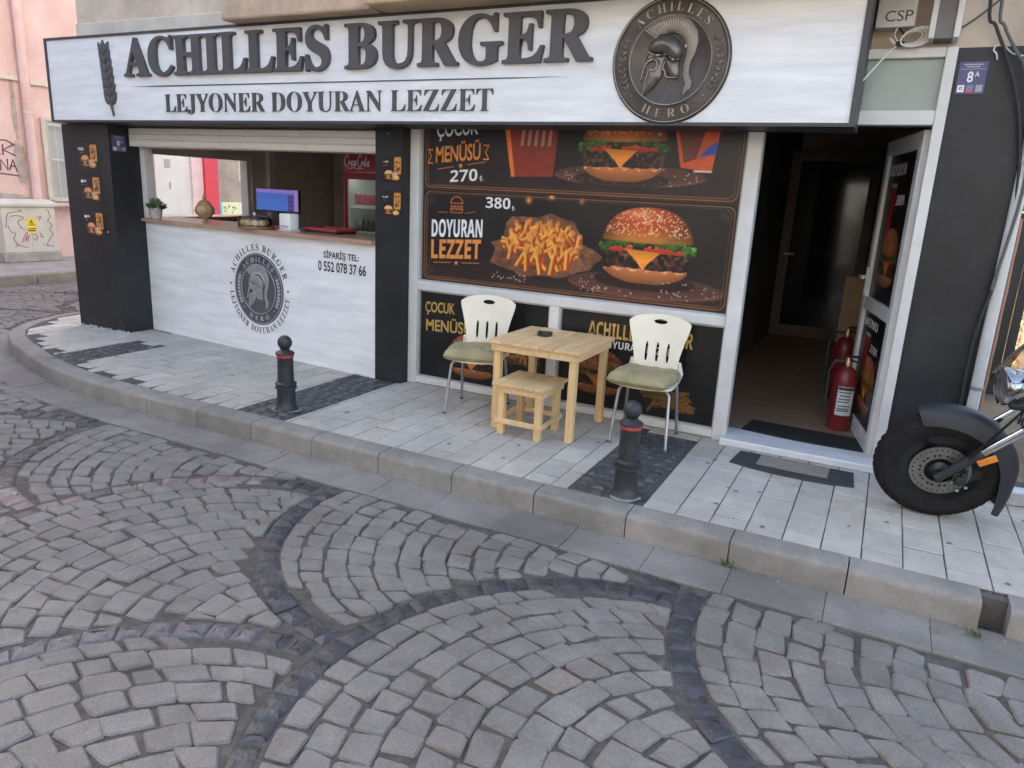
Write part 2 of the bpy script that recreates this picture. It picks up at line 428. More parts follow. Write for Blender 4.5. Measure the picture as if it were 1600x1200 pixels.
# ---- fan-laid setts: scales on a lattice, tails to the right, first ring of each scale in dark basalt
LA = Vector((2.14, -.07)); LB = Vector((1.02, -1.19)); C0 = Vector((-2.74, -1.91))+Vector((-.05, -1.155))
E1 = LA/2; E2 = Vector((.05, 1.155))
def fan_stones():
    out = []
    NR = 16; svals = [.955*(1-k/NR) for k in range(0, NR+1)]
    for i in range(-12, 13):
        for j in range(-14, 8):
            c = C0+LA*i+LB*j
            if not (-13.5 < c.x < 4.5 and -7.2 < c.y < 10): continue
            if c.y > 0.5 and c.x > -6.5: continue
            P = lambda u, v: c+E1*u+E2*v
            rows = [(1.0, .905, True)]+[(svals[k], svals[k+1], False) for k in range(NR-1)]
            for (s0, s1, dark) in rows:
                th = rad(88 if dark else 60)+random.uniform(0, .08); end = rad(272 if dark else 300); sm = (s0+s1)/2
                while th < end:
                    L = random.uniform(.098, .165)
                    if dark: L = random.uniform(.1, .14)
                    dt = L/(1.11*sm); t0, t1 = th, th+dt; th = t1
                    if sm < .12: continue
                    g = random.uniform(-.0005, .001) if dark else random.uniform(.0012, .0062)
                    gs = g/1.11/(1.0+(0 if dark else abs(math.cos((t0+t1)/2)))); gt = g/(1.11*sm)
                    q = []
                    for (s, t) in ((s0-gs, t0+gt), (s0-gs, t1-gt), (s1+gs, t1-gt), (s1+gs, t0+gt)):
                        j_ = .3 if dark else 1.; t += j_*random.uniform(-.013, .013)/(1.11*sm); s += j_*random.uniform(-.005, .005)
                        if dark: t0_ = t
                        q.append([s*math.cos(t), s*math.sin(t)] if dark else [1-s+s*math.cos(t), s*math.sin(t)])
                    ctr = [sum(a[0] for a in q)/4, sum(a[1] for a in q)/4]
                    if dark and ctr[0] > .02: continue
                    if not dark:
                        if ctr[0] < .05 and math.hypot(*ctr) > .885: continue
                        for a in q:
                            r = math.hypot(*a)
                            if a[0] < .1 and r > .897: a[0] *= .897/r; a[1] *= .897/r
                    # keep inside the scale: outside the two neighbours that overlap its tail
                    bad = False
                    for w in ((1, 1), (1, -1)):
                        if math.hypot(ctr[0]-w[0], ctr[1]-w[1]) < 1.0-.012: bad = True
                        for a in q:
                            dx, dy = a[0]-w[0], a[1]-w[1]; r = math.hypot(dx, dy)
                            if r < 1.008: a[0] = w[0]+dx/r*1.008; a[1] = w[1]+dy/r*1.008
                    if bad or abs(ctr[1]) > 1.0: continue
                    poly = [P(a[0], a[1]) for a in q]
                    if abs(area(poly)) < .0032: continue
                    if area(poly) < 0: poly.reverse()
                    out.append((poly, dark))
    return out
FS = fan_stones()
ctrs = np.array([tuple(sum(p, Vector((0, 0)))/4) for p, d in FS])
kd = kerb_dist(ctrs); inp = inside(ctrs, PAVE)
blocks = []
for (poly, dark), c, d, ip in zip(FS, ctrs, kd, inp):
    if ip or d < .285 or c[0] < -11.75 or c[0] > 3.6 or c[1] < -6.2 or c[1] > 9.5: continue
    px, py = pix((c[0], c[1], -.14))
    if not (-420 < px < 2050 and py < 1750): continue
    if d < .42 and c[0] > -4.8:
        poly = [Vector((p.x, min(p.y, -1.872))) for p in poly]
        if abs(area(poly)) < .0022: continue
    z = -.140+random.gauss(0, .0028)-(.004 if dark else 0)
    v, f = sett(poly, z, bev=.0065 if not dark else .008, dome=.0012 if not dark else .008, ch=.2 if not dark else .08, jit=.008 if not dark else .003)
    g = random.gauss(1, .045); w = random.gauss(0, .007); col = (g+w, g, g-w)
    if dark:
        if -4.2 < c[0] < -3.05 and c[1] > -3.7 and c[1] < -1.9 and random.random() < .8: col = (3.4*g, 2.75*g, 2.5*g)      # the reddish stretch of one band
        elif c[0] < -2.0 and c[1] < -3.15: col = (2.0*g, 1.9*g, 1.9*g)                                                   # a worn, paler band
    elif random.random() < .012: col = (g*1.06, g*.99, g*.95)
    blocks.append((v, f, col, m_basalt if dark else m_stone))
place_pieces(blocks, 'cobblestone', 'cobblestones', road, m_stone, 300)

# ---- gutter slabs and kerb stones along the kerb line
def swept(s0, s1, prof, k=4):
    v = []; n = len(prof)
    for i in range(k+1):
        s = s0+(s1-s0)*i/k
        for off, z in prof:
            p = kat(s, off); v.append((p.x, p.y, z))
    f = [(i*n+a, i*n+(a+1) % n, (i+1)*n+(a+1) % n, (i+1)*n+a) for i in range(k) for a in range(n)]
    f += [tuple(range(n-1, -1, -1)), tuple(k*n+a for a in range(n))]
    return v, f
gutter = struct('gutter', MB().add(*swept(0, KS[-1]-.2, [(.05, -.17), (.05, -.19), (-.29, -.19), (-.29, -.17)], 200)), m_mortar)
s = .05; gb = []
while s < KS[-1]-.5:
    L = random.uniform(.37, .44); g = random.gauss(1, .05); dz = random.gauss(0, .0015)
    gb.append((*swept(s+.0015, s+L-.0015, [(.02, -.130+dz), (.02, -.175), (-.275, -.175), (-.275, -.142+dz), (-.27, -.138+dz), (-.12, -.142+dz)], 3), (g, g, g)))
    s += L
def add_parts(bl, name, parent, m, sharp=40):
    for b in bl:
        me = tint_mesh(name, [b[:3]]); bm = bmesh.new(); bm.from_mesh(me); bmesh.ops.recalc_face_normals(bm, faces=bm.faces[:]); bm.to_mesh(me); bm.free()
        for p in me.polygons: p.use_smooth = True
        me.set_sharp_from_angle(angle=rad(sharp)); link(name, me, m, parent)
add_parts(gb, 'gutter_slab', gutter, m_gutter)
kerb = struct('kerb', MB().add(*swept(0, KS[-1]-.2, [(.03, -.20), (.03, -.15), (.12, -.15), (.12, -.20)], 200)), m_mortar)
j0 = 9-.062; s = j0-math.floor(j0/.535)*.535; kb = []
KPROF = [(0, -.18), (.002, -.03), (.006, -.016), (.015, -.006), (.03, -.001), (.15, .002), (.15, -.18)]
while s < KS[-1]-.6:
    a, b = s+.003, s+.535-.003; s += .535; g = random.gauss(1, .05); w = random.gauss(0, .01)
    if KA[0][0]-b < .65 < KA[0][0]-a:           # the kerb stone with the drain slot
        x_a, x_b = KA[0][0]-a, KA[0][0]-b
        if x_a-.70 > .04: kb.append((*swept(a, KA[0][0]-.70, KPROF, 2), (g, g, g)))
        if .635-x_b > .04: kb.append((*swept(KA[0][0]-.635, b, KPROF, 2), (g, g, g)))
        continue
    kb.append((*swept(a, b, KPROF, 4), (g+w, g, g-w)))
kb.append((*swept(KA[0][0]-.71, KA[0][0]-.59, [(.09, -.18), (.09, -.012), (.14, -.012), (.14, -.18)], 1), (.45, .45, .45)))
add_parts(kb, 'kerb_stone', kerb, m_kerb, 30)

# ---- pavement: running-bond pavers with dark sett patches round the bollards
pm = MB(); n = len(KSP)
inner = [kat(s, .14) for s in np.arange(0, KS[-1]-.2, .3)]
pm.add([(p.x, p.y, -.0055) for p in inner]+[(-7.2, 16, -.0055), (-7.2, .3, -.0055), (9, .3, -.0055)], [tuple(range(len(inner)+3))])
pavement = struct('pavement', pm, m_mortar)
PATCH = [(-6.50, -6.08, -1.30, -.42), (-3.99, -3.53, -1.435, -.10), (-1.41, -1.0, -1.435, -.14)]
pb = []; CW, CL = .180, .275; ci = 0; x = 3.0-.011
while x > -8.4:
    y = -1.44-(CL/2 if ci % 2 else 0)-.0; ci += 1; x0, x1 = x-CW, x; x -= CW
    ytop = .10 if x1 > -7.4 else 9.0
    while y < ytop:
        a, b = max(y, -1.442), min(y+CL, ytop); y += CL
        if b-a < .05: continue
        cx, cy = (x0+x1)/2, (a+b)/2
        if any(p[0]-.01 < x1-.02 and x0+.02 < p[1]+.01 and p[2] < b-.02 and a+.02 < p[3] for p in PATCH):
            # cut back to the patch edge
            ok = False
            for p in PATCH:
                if p[0]-.01 < x1-.02 and x0+.02 < p[1]+.01 and p[2] < b-.02 and a+.02 < p[3]:
                    if x0 < p[0] and p[0]-x0 > .035: xx = (x0, p[0]); ok = True
                    elif x1 > p[1] and x1-p[1] > .035: xx = (p[1], x1); ok = True
                    elif b > p[3] and b-p[3] > .05: a = p[3]; xx = (x0, x1); ok = True
                    elif a < p[2] and p[2]-a > .05: b = p[2]; xx = (x0, x1); ok = True
            if not ok: continue
            q0, q1 = xx
        else: q0, q1 = x0, x1
        poly = [Vector((q0, a)), Vector((q1, a)), Vector((q1, b)), Vector((q0, b))]
        pts = np.array([tuple(p) for p in poly]); ins = inside(pts, PAVE)
        dk = dist_poly_open(pts, KSP) if q0 < -4.2 else np.full(4, 9.)
        if not all(ins): continue
        if dk.min() < .155:
            ctr = np.array([[sum(p.x for p in poly)/4, sum(p.y for p in poly)/4]])
            if dist_poly_open(ctr, KSP)[0] < .20: continue
            keep = []
            for p, d_ in zip(poly, dk):
                if d_ < .155:
                    cc = Vector(ctr[0]); t = 1.0
                    while t > .2 and dist_poly_open(np.array([tuple(cc+(p-cc)*t)]), KSP)[0] < .155: t -= .1
                    keep.append(cc+(p-cc)*t)
                else: keep.append(p)
            poly = keep
            if abs(area(poly)) < .006: continue
        cc = sum(poly, Vector((0, 0)))/4; gp = .0034
        poly = [Vector((p.x-math.copysign(.0028, p.x-cc.x), p.y-math.copysign(.0052, p.y-cc.y))) for p in poly]
        v, f = sett(poly, random.gauss(0, .001), depth=.03, bev=.003, ch=.03, dome=.0002, jit=.0015, tilt=.004)
        g = random.gauss(1, .05); w = random.gauss(0, .006); pb.append((v, f, (g+w, g, g-w*1.5)))
place_pieces(pb, 'paving_stone', 'paving_stones', pavement, m_paver, 300, 15)
sb = []
for (x0, x1, y0, y1) in PATCH:
    y = y0; r = 0
    while y < y1-.03:
        h = min(random.uniform(.085, .105), y1-y); x = x0-(random.uniform(0, .05) if r % 2 else 0); r += 1
        while x < x1-.02:
            w = random.uniform(.085, .125); a, b = max(x, x0), min(x+w, x1); x += w
            if b-a < .03: continue
            if b > x1-.03: b = x1
            q = [Vector((a+.004, y+.004)), Vector((b-.004, y+.004)), Vector((b-.004, y+h-.004)), Vector((a+.004, y+h-.004))]
            q = [p+Vector((random.uniform(-.004, .004), random.uniform(-.004, .004))) for p in q]
            g = random.gauss(1, .18); v, f = sett(q, random.gauss(-.001, .003), depth=.03, bev=.012, dome=.007)
            sb.append((v, f, (g*1.5, g*1.5, g*1.45), m_basalt))
        y += h
place_pieces(sb, 'patch_sett', 'patch_setts', pavement, m_basalt, 300)

# ---- pavement across the side street
far = struct('far_pavement', MB().box(-14.0, -11.9, -30, 40, -.3, 0.0), mat('far_paving', (.36, .33, .30), .9, .2, 3, .4, 20, dirt=.15))
fk = []; y = -3.0
while y < 9:
    fk.append((*[(lambda m: (m.v, m.f))(MB().box(-11.90, -11.74, y+.004, y+.796, -.2, .006, .012))][0], (1.15, 1.08, 1.02))); y += .8
fkerb = struct('far_kerb', MB().box(-11.89, -11.76, -30, 40, -.25, -.01), m_mortar)
add_parts(fk, 'kerb_stone', fkerb, m_kerb)

# ---- bits that collected in the gutter: nobody would count them
lm = MB()
for k in range(260):
    s_ = random.uniform(6.5, 15); p = kat(s_, random.choice([-.012, -.02, -.28, -.05])+random.gauss(0, .015)); r = random.uniform(.003, .011)
    a = random.uniform(0, PI); q = [(p.x+r*math.cos(a+t)*(1 if i % 2 else .6), p.y+r*math.sin(a+t)*(1 if i % 2 else .6), -.134+random.uniform(0, .008)) for i, t in enumerate((0, 1.5, 3.1, 4.7))]
    lm.add(q+[(p.x, p.y, -.122)], [(0, 1, 4), (1, 2, 4), (2, 3, 4), (3, 0, 4)])
tag(lm.build('gutter_litter', mat('dry_litter', (.30, .22, .13), .9, .5, 30)), 'dry leaf crumbs and grit lying along the grey gutter', 'litter', kind='stuff')
gum = MB()
for k in range(90):
    x, y = random.uniform(-6.8, 2.2), random.uniform(-1.4, -.2); r = random.uniform(.006, .017); gum.add([(x+r*random.uniform(.7, 1.1)*math.cos(a), y+r*random.uniform(.7, 1.1)*math.sin(a), .0048) for a in [i*2*PI/9 for i in range(9)]], [tuple(range(9))])
tag(gum.build('gum_spots', mat('old_gum', (.16, .15, .14), .8, .2, 20)), 'flattened dark gum spots scattered over the pale pavement', 'spots', kind='stuff')
wm = MB()
for (px, py, n, h) in ((705, 762, 26, .075), (1138, 884, 16, .06), (655, 735, 8, .03), (1520, 992, 14, .05), (330, 668, 8, .035), (350, 672, 6, .03), (1465, 985, 8, .03)):
    c = onz(px, py, -.128)
    for k in range(n):
        a = random.uniform(0, 2*PI); l = h*random.uniform(.5, 1.1); b = c+Vector((random.gauss(0, .02), random.uniform(-.012, .012), -.005)); d = Vector((math.cos(a)*.6, math.sin(a)*.35-.2, 1)).normalized()
        sd = Vector((-d.y, d.x, 0)).normalized()*.0035; t = b+d*l+Vector((0, 0, -l*.15))
        wm.add([b-sd, b+sd, b+d*l*.6+sd*.8, t, b+d*l*.6-sd*.8], [(0, 1, 2, 3, 4)])
tag(wm.build('kerb_weeds', mat('weeds', (.08, .13, .04), .7, .4, 20)), 'small green weeds sprouting where the kerb meets the gutter', 'weeds', kind='stuff')
# ================================================================ the shop's building
m_beige = mat('beige_plaster', (.62, .51, .40), .9, .14, 2.5, .3, 30, dirt=.2)
m_cream = mat('cream_plaster', (.62, .56, .47), .9, .1, 3, .25, 30, dirt=.15)
m_black = mat('black_cladding', (.028, .029, .031), .45, .22, 2.2, .05, 40, spec=.32, dirt=.3)
m_board = mat('white_wood_print', (.80, .80, .79), .55, .15, 3.2, .06, 60, stretch=(.55, 1, 4.2), detail=10, col2=(.85, .855, .85))
m_pvc = mat('white_pvc', (.66, .655, .63), .4, .05, 4, 0, dirt=.10)
m_shut = mat('shutter_aluminium', (.76, .74, .70), .5, .05, 6, 0)
m_wood = mat('counter_wood', (.42, .25, .17), .4, .2, 4, .1, 30, stretch=(.6, 6, 6), coat=.3)
m_tile = mat('brown_floor', (.27, .19, .135), .45, .25, 3, .05, 20, stretch=(1, 5, 1))
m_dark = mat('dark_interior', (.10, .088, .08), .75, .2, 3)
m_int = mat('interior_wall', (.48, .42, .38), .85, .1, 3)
m_ceil = mat('interior_ceiling', (.62, .60, .57), .9, .06, 3)
m_marble = mat('marble', (.66, .68, .69), .3, .1, 5, .03, 40, stretch=(1, 4, 1), detail=9)
m_glass = glass_mat('clear_glass')
m_frost = mat('frosted_glass', (.27, .33, .30), .22, .07, 2, 0, spec=.6)

shop = thing('shop_building', 'beige corner building with a black and white burger shop on its ground floor', 'building', (-3.5, 0, 0))
def sp(name, mb, m, parent=None, smooth=False, label=None):
    """part of the building, given in world coordinates"""
    mb.v = [(p[0]+3.5, p[1], p[2]) for p in mb.v]; o = mb.build(name, m, parent or shop, smooth)
    if label: o['label'] = label
    return o
BX0, BX1, BD, BH = -7.55, .60, 5.5, 9.5
SW0, SW1, SZ0, SZ1 = .55, 2.08, 1.14, 1.88                       # window in the side wall
# shell
up = MB(); up.box(BX0, -.905, .03, .23, 2.046, BH).box(-.905, BX1, .03, .23, 2.506, BH); sp('upper_wall', up, m_beige)
for i, xx in enumerate((-6.4, -4.2, -1.9)):                        # the flats above
    fr = sp('window', MB().box(xx, xx+1.2, -.02, .05, 4.6, 6.1), m_pvc); sp('pane', MB().box(xx+.07, xx+.565, -.03, -.021, 4.67, 6.03).box(xx+.635, xx+1.13, -.03, -.021, 4.67, 6.03), mat('dark_pane', (.03, .035, .04), .08, .05, 1), fr)
sw = MB().box(BX0, BX0+.16, .12, SW0, 0, 2.6).box(BX0, BX0+.16, SW1, BD, 0, 2.6).box(BX0, BX0+.16, SW0, SW1, 0, SZ0-.02).box(BX0, BX0+.16, SW0, SW1, SZ1, 2.6)
sp('side_wall', sw, m_cream)
sp('side_wall', MB().box(BX0, BX0+.2, .23, BD, 2.6, BH), m_beige)
sp('end_wall', MB().box(BX1-.2, BX1, .23, BD, 0, BH), m_beige)
sp('back_wall', MB().box(BX0+.2, BX1-.2, BD-.2, BD, 0, BH), m_int)
sp('roof', MB().box(BX0-.2, BX1+.2, -.1, BD+.2, BH, BH+.15), m_beige)
sp('floor', MB().box(BX0+.16, BX1-.2, .16, BD-.2, -.02, .05), m_tile)
sp('ceiling', MB().box(BX0+.16, BX1-.2, .23, BD-.2, 2.56, 2.64), m_ceil)
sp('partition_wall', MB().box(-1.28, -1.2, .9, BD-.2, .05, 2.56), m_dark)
sp('partition_wall', MB().box(-4.1, -1.28, 2.4, 2.48, .05, 2.56), m_int)
# balcony slabs over the sign
bay = MB().box(-4.98, -3.52, -.5, .03, 2.80, 3.25, .02); sp('balcony_slab', bay, mat('balcony_plaster', (.56, .42, .30), .9, .18, 3, .4, 30, dirt=.25))
sp('balcony_slab', MB().box(-3.49, .2, -.62, .03, 2.80, 3.25, .02), mat('balcony_ochre', (.58, .43, .25), .9, .15, 3, .3, 30, dirt=.2))
sp('plaster_band', MB().box(-7.45, -5.1, -.06, .03, 2.78, 2.99, .01), m_cream)

# left corner pillar, middle pillar, right black wall
lp = MB().box(-7.58, -6.87, -.22, .12, 0, 2.045); sp('black_pillar', lp, m_black)
cm = MB()                                                           # rough cement where the cladding meets the paving
for k in range(60):
    t = k/59; x = -7.6+t*.78; cm.box(x, x+.02, -.225-random.uniform(.003, .02), -.215, -.02, random.uniform(.004, .03))
sp('cement_edge', cm, mat('cement', (.42, .42, .41), .95, .2, 12, .5, 40))
sp('black_pillar', MB().box(-3.75, -3.485, -.13, .2, 0, 2.045), m_black)
bw = sp('black_wall', MB().box(.165, .60, -.005, .029, 0, 2.50).box(.165, .6, .029, .23, 0, 2.50), m_black)
sp('screw_cap', MB().ball((-6.99, -.226, 1.02), .008, 8), m_pvc); sp('screw_cap', MB().ball((-3.62, -.136, 2.0), .006, 8), m_pvc)

# counter front: white printed board, set at a slight angle, wood top, roller shutter box
def CY(x): return .13+(x+7.05)*(-.26/3.3)
cb = MB(); cb.add([(-6.868, CY(-6.868), 0), (-3.752, CY(-3.752), 0), (-3.752, CY(-3.752), 1.13), (-6.868, CY(-6.868), 1.13),
                   (-6.868, CY(-6.868)+.06, 0), (-3.752, CY(-3.752)+.06, 0), (-3.752, CY(-3.752)+.06, 1.13), (-6.868, CY(-6.868)+.06, 1.13)],
                  [(0, 1, 2, 3), (7, 6, 5, 4), (0, 4, 5, 1), (3, 2, 6, 7), (0, 3, 7, 4), (1, 5, 6, 2)])
counter = thing('service_counter', 'white service counter with wooden top, round helmet emblem and phone number', 'counter', (-5.3, 0, 0))
def kp(name, mb, m, parent=None, smooth=False):
    mb.v = [(p[0]+5.3, p[1], p[2]) for p in mb.v]; return mb.build(name, m, parent or counter, smooth)
kp('front_board', cb, m_board)
ct = MB(); o = .05
P = [(-6.95, CY(-6.95)-o), (-3.752, CY(-3.752)-o), (-3.752, .62), (-6.95, .62)]
ct.add([(x, y, z) for z in (1.131, 1.165) for x, y in P], [(3, 2, 1, 0), (4, 5, 6, 7), (0, 1, 5, 4), (1, 2, 6, 5), (2, 3, 7, 6), (3, 0, 4, 7)])
kp('counter_top', ct, m_wood)
sp('side_sill', MB().box(BX0-.03, BX0+.32, SW0-.1, SW1+.05, SZ0-.02, SZ0+.015, .006), m_wood)
sb_ = sp('shutter_box', MB().box(-6.868, -3.752, .0, .3, 1.86, 2.03), m_shut)
for k in range(3): sp('shutter_slat', MB().box(-6.85, -3.755, -.012, .0, 1.868+k*.055, 1.868+k*.055+.049, .006), m_shut, sb_)
sp('shutter_guide', MB().box(-6.866, -6.80, .10, .2, 1.166, 1.859, .006), m_pvc)
sp('shutter_guide', MB().box(-3.80, -3.753, .02, .12, 1.166, 1.859, .006), m_pvc)
# frame of the side window
sf = MB().box(BX0+.02, BX0+.14, SW0, SW0+.06, SZ0+.016, SZ1).box(BX0+.02, BX0+.14, SW0+.06, SW1-.06, SZ1-.06, SZ1).box(BX0+.02, BX0+.14, SW1-.06, SW1, SZ0+.016, SZ1)
sp('side_window_frame', sf, m_pvc)
sp('wall_post', MB().box(BX0+.17, BX0+.25, SW1+.22, SW1+.32, 1.1, 2.0), m_pvc)

# shop window: white frame, printed film behind the panes
FY0, FY1 = -.035, .045
wf = thing('shop_window', 'wide white framed shop window covered with dark menu posters', 'window', (-2.15, 0, 0))
def wp(name, mb, m, parent=None, smooth=False):
    mb.v = [(p[0]+2.15, p[1], p[2]) for p in mb.v]; return mb.build(name, m, parent or wf, smooth)
wp('frame_post', MB().box(-3.484, -3.40, FY0, FY1, .0, 2.045, .006), m_pvc)
wp('frame_post', MB().box(-.905, -.812, FY0-.01, FY1, .0, 2.045, .006), m_pvc)
wp('frame_rail', MB().box(-3.40, -.905, FY0+.004, FY1, .795, .866, .006), m_pvc)
wp('frame_rail', MB().box(-3.40, -.905, FY0+.004, FY1, .01, .062, .006), m_pvc)
wp('frame_rail', MB().box(-3.40, -.905, FY0+.004, FY1, 2.10, 2.14, .006), m_pvc)
wp('frame_post', MB().box(-2.205, -2.128, FY0+.006, FY1, .062, .795, .006), m_pvc)
m_bead = mat('grey_bead', (.42, .42, .40), .5, .05, 5)
for (a, b, c, d) in ((-3.40, -.905, .866, 2.10), (-3.40, -2.205, .062, .795), (-2.128, -.905, .062, .795)):
    wp('glazing_bead', MB().box(a, b, -.012, .03, c, c+.012).box(a, b, -.012, .03, d-.012, d).box(a, a+.012, -.012, .03, c+.012, d-.012).box(b-.012, b, -.012, .03, c+.012, d-.012), m_bead)
wp('base_skirt', MB().box(-3.484, -.82, -.02, .05, -.02, .01), mat('skirt', (.35, .33, .30), .9, .2, 8, dirt=.3))
for (a, b, c, d) in ((-3.39, -.915, .876, 2.095), (-3.39, -2.215, .072, .785), (-2.118, -.915, .072, .785)):
    wp('film_backing', MB().box(a, b, .022, .026, c, d), m_dark)

# doorway: frame, frosted transom, marble threshold, leaf swung inwards
df = thing('door_frame', 'white door frame with a frosted transom pane and marble threshold', 'door frame', (-.35, 0, 0))
def dp(name, mb, m, parent=None, smooth=False):
    mb.v = [(p[0]+.35, p[1], p[2]) for p in mb.v]; return mb.build(name, m, parent or df, smooth)
dp('frame_post', MB().box(.105, .164, FY0-.005, .06, 0.05, 2.505, .006), m_pvc)
dp('frame_rail', MB().box(-.812, .105, FY0-.002, .06, 2.09, 2.17, .006), m_pvc)
dp('frame_rail', MB().box(-.905, .105, FY0-.002, .06, 2.45, 2.505, .006), m_pvc)
dp('frame_post', MB().box(-.905, -.812, FY0-.002, .06, 2.05, 2.45, .006), m_pvc)
dp('transom_pane', MB().box(-.812, .105, .0, .012, 2.17, 2.45), m_frost)
dp('threshold', MB().box(-.835, .162, -.13, .17, .0, .052, .008), m_marble)
dl = thing('open_door', 'white framed glass door swung inwards with menu stickers on its panes', 'door', (.10, .055, .055), rad(102))
DW, DH = .95, 2.02
def lp_(name, mb, m, parent=None, smooth=False): return mb.build(name, m, parent or dl, smooth)
lp_('frame_post', MB().box(0, .085, -.03, .03, 0, DH, .005), m_pvc); lp_('frame_post', MB().box(DW-.085, DW, -.03, .03, 0, DH, .005), m_pvc)
for a, b in ((0, .10), (.86, .95), (DH-.10, DH)): lp_('frame_rail', MB().box(.085, DW-.085, -.028, .028, a, b, .005), m_pvc)
lp_('pane', MB().box(.085, DW-.085, -.004, .004, .10, .86), m_dark); lp_('pane', MB().box(.085, DW-.085, -.004, .004, .95, DH-.10), m_dark)
lp_('handle', MB().box(DW-.07, DW-.03, .03, .04, .95, 1.15).tube([(DW-.05, .04, 1.08), (DW-.05, .08, 1.08), (DW-.17, .08, 1.08)], .01, 8), m_pvc, smooth=True)
# inner door at the end of the passage, in brown aluminium
idr = thing('inner_door', 'brown framed glass door at the back of the dark passage', 'door', (-.95, 4.55, .05))
m_brown = mat('brown_aluminium', (.13, .095, .07), .5, .1, 4)
for a, b, c, d in ((-.25, -.14, 0, 2.2), (.62, .73, 0, 2.2), (-.14, .62, 0, .14), (-.14, .62, 2.08, 2.2)): idr_ = MB().box(a, b, 0, .06, c, d, .005).build('frame_rail', m_brown, idr)
MB().box(-.14, .62, .02, .03, .14, 2.08).build('pane', mat('dark_door_glass', (.012, .012, .012), .06, .02, 1, spec=.6), idr)
MB().tube([(-.19, -.0, 1.0), (-.19, -.05, 1.0), (-.08, -.05, 1.0)], .012, 8).build('handle', m_pvc, idr, True)

# ================================================================ the sign over the shop
SY = -.35
sign = thing('shop_sign', 'long white wooden shop sign with raised dark letters and a bronze helmet medallion', 'sign', (-3.9, SY, 2.05))
def sg(name, mb, m, parent=None, smooth=False):
    mb.v = [(p[0]+3.9, p[1]-SY, p[2]-2.05) for p in mb.v]; return mb.build(name, m, parent or sign, smooth)
SX0, SX1, SZB, SZT = -7.50, -.286, 2.048, 2.802
sg('panel', MB().box(SX0+.025, SX1-.03, SY, SY+.03, SZB+.02, SZT-.02), m_board)
m_trim = mat('sign_trim', (.05, .05, .054), .5, .1, 5)
sg('case', MB().box(SX0, SX1, SY+.031, .02, SZB, SZT), m_trim)
for a in ((SX0, SX0+.025, SZB, SZT), (SX1-.03, SX1, SZB, SZT), (SX0+.025, SX1-.03, SZB, SZB+.02), (SX0+.025, SX1-.03, SZT-.02, SZT)):
    sg('edge_trim', MB().box(a[0], a[1], SY-.012, SY+.031, a[2], a[3]), m_trim)
m_let = mat('raised_letters', (.078, .072, .073), .55, .08, 5, .03, 30)
t = text_fit(MB(), serif('ACHILLES BURGER'), -6.345, -1.868, 2.425, 2.752, SY, .035, off=.012)
for k in islands(t): sg('letter', k, m_let)
t = text_fit(MB(), serif('LEJYONER DOYURAN LEZZET'), -5.865, -2.583, 2.118, 2.285, SY, .014, off=-.012)
for k in islands(t): sg('letter', k, m_let)
ln = MB().add([(-6.34, SY-.004, 2.352), (-5.9, SY-.004, 2.347), (-2.5, SY-.004, 2.343), (-2.0, SY-.004, 2.347), (-2.5, SY-.004, 2.351), (-5.9, SY-.004, 2.357)], [(0, 1, 2, 3, 4, 5)])
sg('rule_line', ln, m_let)
# ear of laurel on the left
def leaf_poly(x, z, a, L, w, bend=0.):
    n = 7; r = []
    for i in range(n+1): t = i/n; r.append((t, math.sin(PI*min(1, t**.8))*(1-.25*t)))
    pts = [(t*L, w*q) for t, q in r]+[(t*L, -w*q) for t, q in reversed(r[1:-1])]
    c, s = math.cos(a), math.sin(a); return [(x+u*c-v*s, z+u*s+v*c) for u, v in pts]
for k in range(7):
    t = k/6; z = 2.20+t*.42; x = -6.59-.045*t
    for sd in (-1, 1):
        m = inflate(MB(), leaf_poly(x+sd*.006, z, rad(90-sd*(36-8*t)), .135, .036), SY, .03, .012, flat=.5); sg('leaf', m, m_let, smooth=True)
sg('leaf', inflate(MB(), leaf_poly(-6.637, 2.655, rad(92), .10, .027), SY, .03, .012, flat=.5), m_let, smooth=True)
sg('stem', MB().tube([(-6.565, SY-.01, 2.105), (-6.585, SY-.012, 2.2), (-6.62, SY-.012, 2.45), (-6.637, SY-.012, 2.66)], [.009, .012, .009, .006], 8), m_let, smooth=True)

# ---- the helmet emblem, as relief (unit radius), used on the sign and on the counter board
def bez(pts, n=8, closed=True):
    """smooth closed outline through points"""
    P = [Vector(p) for p in pts]; out = []; N_ = len(P)
    for i in range(N_):
        a, b, c, d = P[i-1], P[i], P[(i+1) % N_], P[(i+2) % N_]
        for j in range(n):
            t = j/n; out.append(tuple(.5*((2*b)+(c-a)*t+(2*a-5*b+4*c-d)*t*t+(3*b-a-3*c+d)*t**3)))
    return out
def stroke(pts, w, n=6):
    """a tapering ribbon outline along points"""
    P = [Vector(p) for p in pts]; Q = []
    for i in range(len(P)-1):
        a, b, c, d = P[max(i-1, 0)], P[i], P[i+1], P[min(i+2, len(P)-1)]
        for j in range(n): t = j/n; Q.append(.5*((2*b)+(c-a)*t+(2*a-5*b+4*c-d)*t*t+(3*b-a-3*c+d)*t**3))
    Q.append(P[-1]); L, R = [], []
    for i, q in enumerate(Q):
        d = (Q[min(i+1, len(Q)-1)]-Q[max(i-1, 0)]).normalized(); n_ = Vector((-d.y, d.x)); k = w*(.35+.65*math.sin(PI*min(.999, max(.001, i/(len(Q)-1)))))
        L.append(tuple(q+n_*k)); R.append(tuple(q-n_*k))
    return L+R[::-1]
